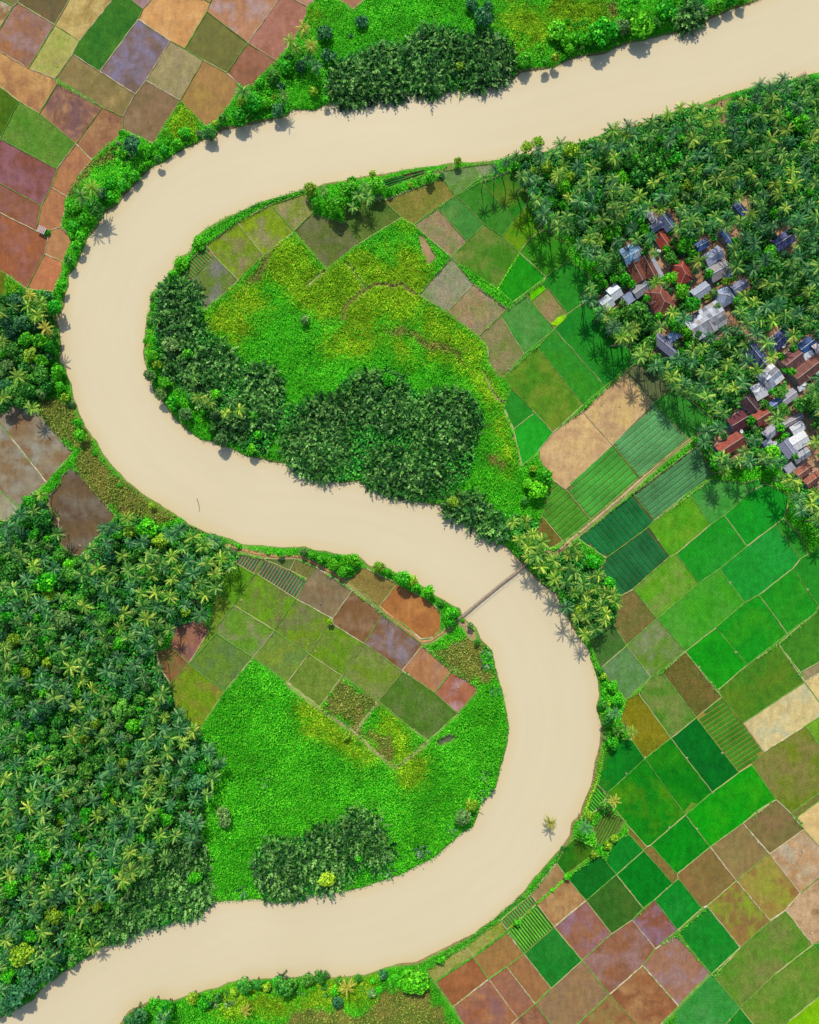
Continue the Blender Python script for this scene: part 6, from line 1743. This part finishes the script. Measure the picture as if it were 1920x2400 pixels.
# ------------------------------------------------------------------ stakes with white rags in the fields
RAG = plain('white_cloth', C(240, 240, 240), .9, .06, 4)
SL = ['in the tan field at the top left corner, upper of two', 'in the tan field at the top left corner, lower of two', 'in the rusty paddy at the top left', 'in the yellowish stubble field at the top left',
 'in the upper tan dry field below the village, left', 'in the upper tan dry field below the village, right', 'in the grey-green paddy right of the upper peninsula', 'in the mottled brown paddy on the lower peninsula',
 'in the pale striped stubble at the right edge', 'at the corner of the pale dry field at lower right', 'on the bund at the upper left, beside the khaki field']
for q, l in zip(pts("A 55,70 52,122 325,205 460,512 G 1552,1602 1705,1615 798,1325 J 930,1562 T 1593,330 1660,985 A 1180,650"), SL):
    x, y = G2(q, 1.0); o = thing('flag_stake', (x, y, 0), U(0, 6.28))
    mesh_obj('stake', *tube([(0, 0, -.2), (.03, .02, 1.5)], [.05, .035], 5), BAM2, o)
    V = [(0, 0, 1.5), (.3, .25, 1.42), (.62, .2, 1.5), (.02, .02, 1.05), (.32, .28, .95), (.58, .3, 1.08), (.0, -.35, 1.46), (.05, -.3, 1.0)]
    mesh_obj('rag', V, [(0, 3, 4, 1), (1, 4, 5, 2), (6, 7, 3, 0)], RAG, o)
    tag(o, 'white rag stake ' + l, 'stake', 'rag stakes in the fields')

# ------------------------------------------------------------------ heaps of mud and straw on the bunds
MUD = plain('dry_mud', C(190, 166, 140), .95, .2, 3, .5)
def lump(rx, ry, rz_, seed):
    r = random.Random(seed); V = []; F = []; n = 9
    for a, z in ((1.0, 0), (.85, .5), (.5, .85)):
        for k in range(n):
            t = 6.2832 * k / n; q = a * r.uniform(.82, 1.12)
            V.append((rx * q * math.cos(t), ry * q * math.sin(t), rz_ * z * r.uniform(.8, 1.15)))
    V.append((0, 0, rz_))
    for j in range(2):
        for k in range(n): F.append((j * n + k, j * n + (k + 1) % n, (j + 1) * n + (k + 1) % n, (j + 1) * n + k))
    F += [(2 * n + k, 2 * n + (k + 1) % n, 3 * n) for k in range(n)]
    return V, F
HP = "P 655,1160 755,425 940,1120 1050,305 318,1158 865,1437 165,1285 L 605,740 420,1055 1630,1455 1355,1660 1005,1400 820,580 1215,640 T 515,135 735,145 195,650 490,630 1230,260 970,465 1000,1690 N 835,240 895,300 J 300,1540 O 395,590 G 800,1330 I 650,1100"
hq = pts(HP)
for i, q in enumerate(hq):
    x, y = G2(q)
    V, F = lump(U(.5, .8), U(.35, .6), U(.35, .55), i)
    a = U(0, 6.28)
    o = mesh_obj('mud_heap', [(x + v[0] * math.cos(a) - v[1] * math.sin(a), y + v[0] * math.sin(a) + v[1] * math.cos(a), v[2] + .05) for v in V], F, MUD)
    reg_ = 'beside dark green rice' if q[1] > 1440 and q[0] > 1200 and q[1] < 1900 else 'on a bund below the village' if q[0] > 1200 and q[1] < 1440 else 'on a bund at bottom right' if q[0] > 1200 else 'on the fields left of centre'
    later(o, 'pale mud heap ' + reg_, 'mud heap', 'mud heaps on the bunds', q[0])

# stones on the broken bank by the footbridge
STONE = plain('pinkish_stone', C(206, 158, 140), .9, .25, 2, .4)
for i in range(26):
    t = i / 25
    q = pts("O %f,%f" % (415 + 90 * t + U(-22, 22), 65 + 110 * t + U(-14, 14)))[0]
    x, y = G2(q)
    V, F = lump(U(.25, .6), U(.25, .5), U(.2, .4), 100 + i)
    o = mesh_obj('stone', [(x + v[0], y + v[1], v[2] - .05) for v in V], F, STONE)
    tag(o, 'pinkish stone in the broken bank beside the footbridge', 'stone', 'stones of the broken bank')

# driftwood
DRIFT = plain('driftwood', C(108, 92, 76), .9, .2, 3)
for (a_, b_, c_), lab in (((pts("I 1590,718 1607,770 1613,825")), 'thin bent branch sticking out of the river left of centre'), ((pts("O 560,1600 580,1612 602,1622")), 'pale stick floating by the lower peninsula shore'),
                          ((pts("E 1155,1180 1165,1260 1190,1320")), 'curved branch in the water at the west shore of the upper peninsula')):
    P_ = [Vector((*G2(q), -.55 + .12 * k)) for k, q in enumerate((a_, b_, c_))]
    tag(mesh_obj('driftwood', *tube(P_, [.14, .11, .05], 6), DRIFT), lab, 'branch', 'driftwood')
flush_labels()
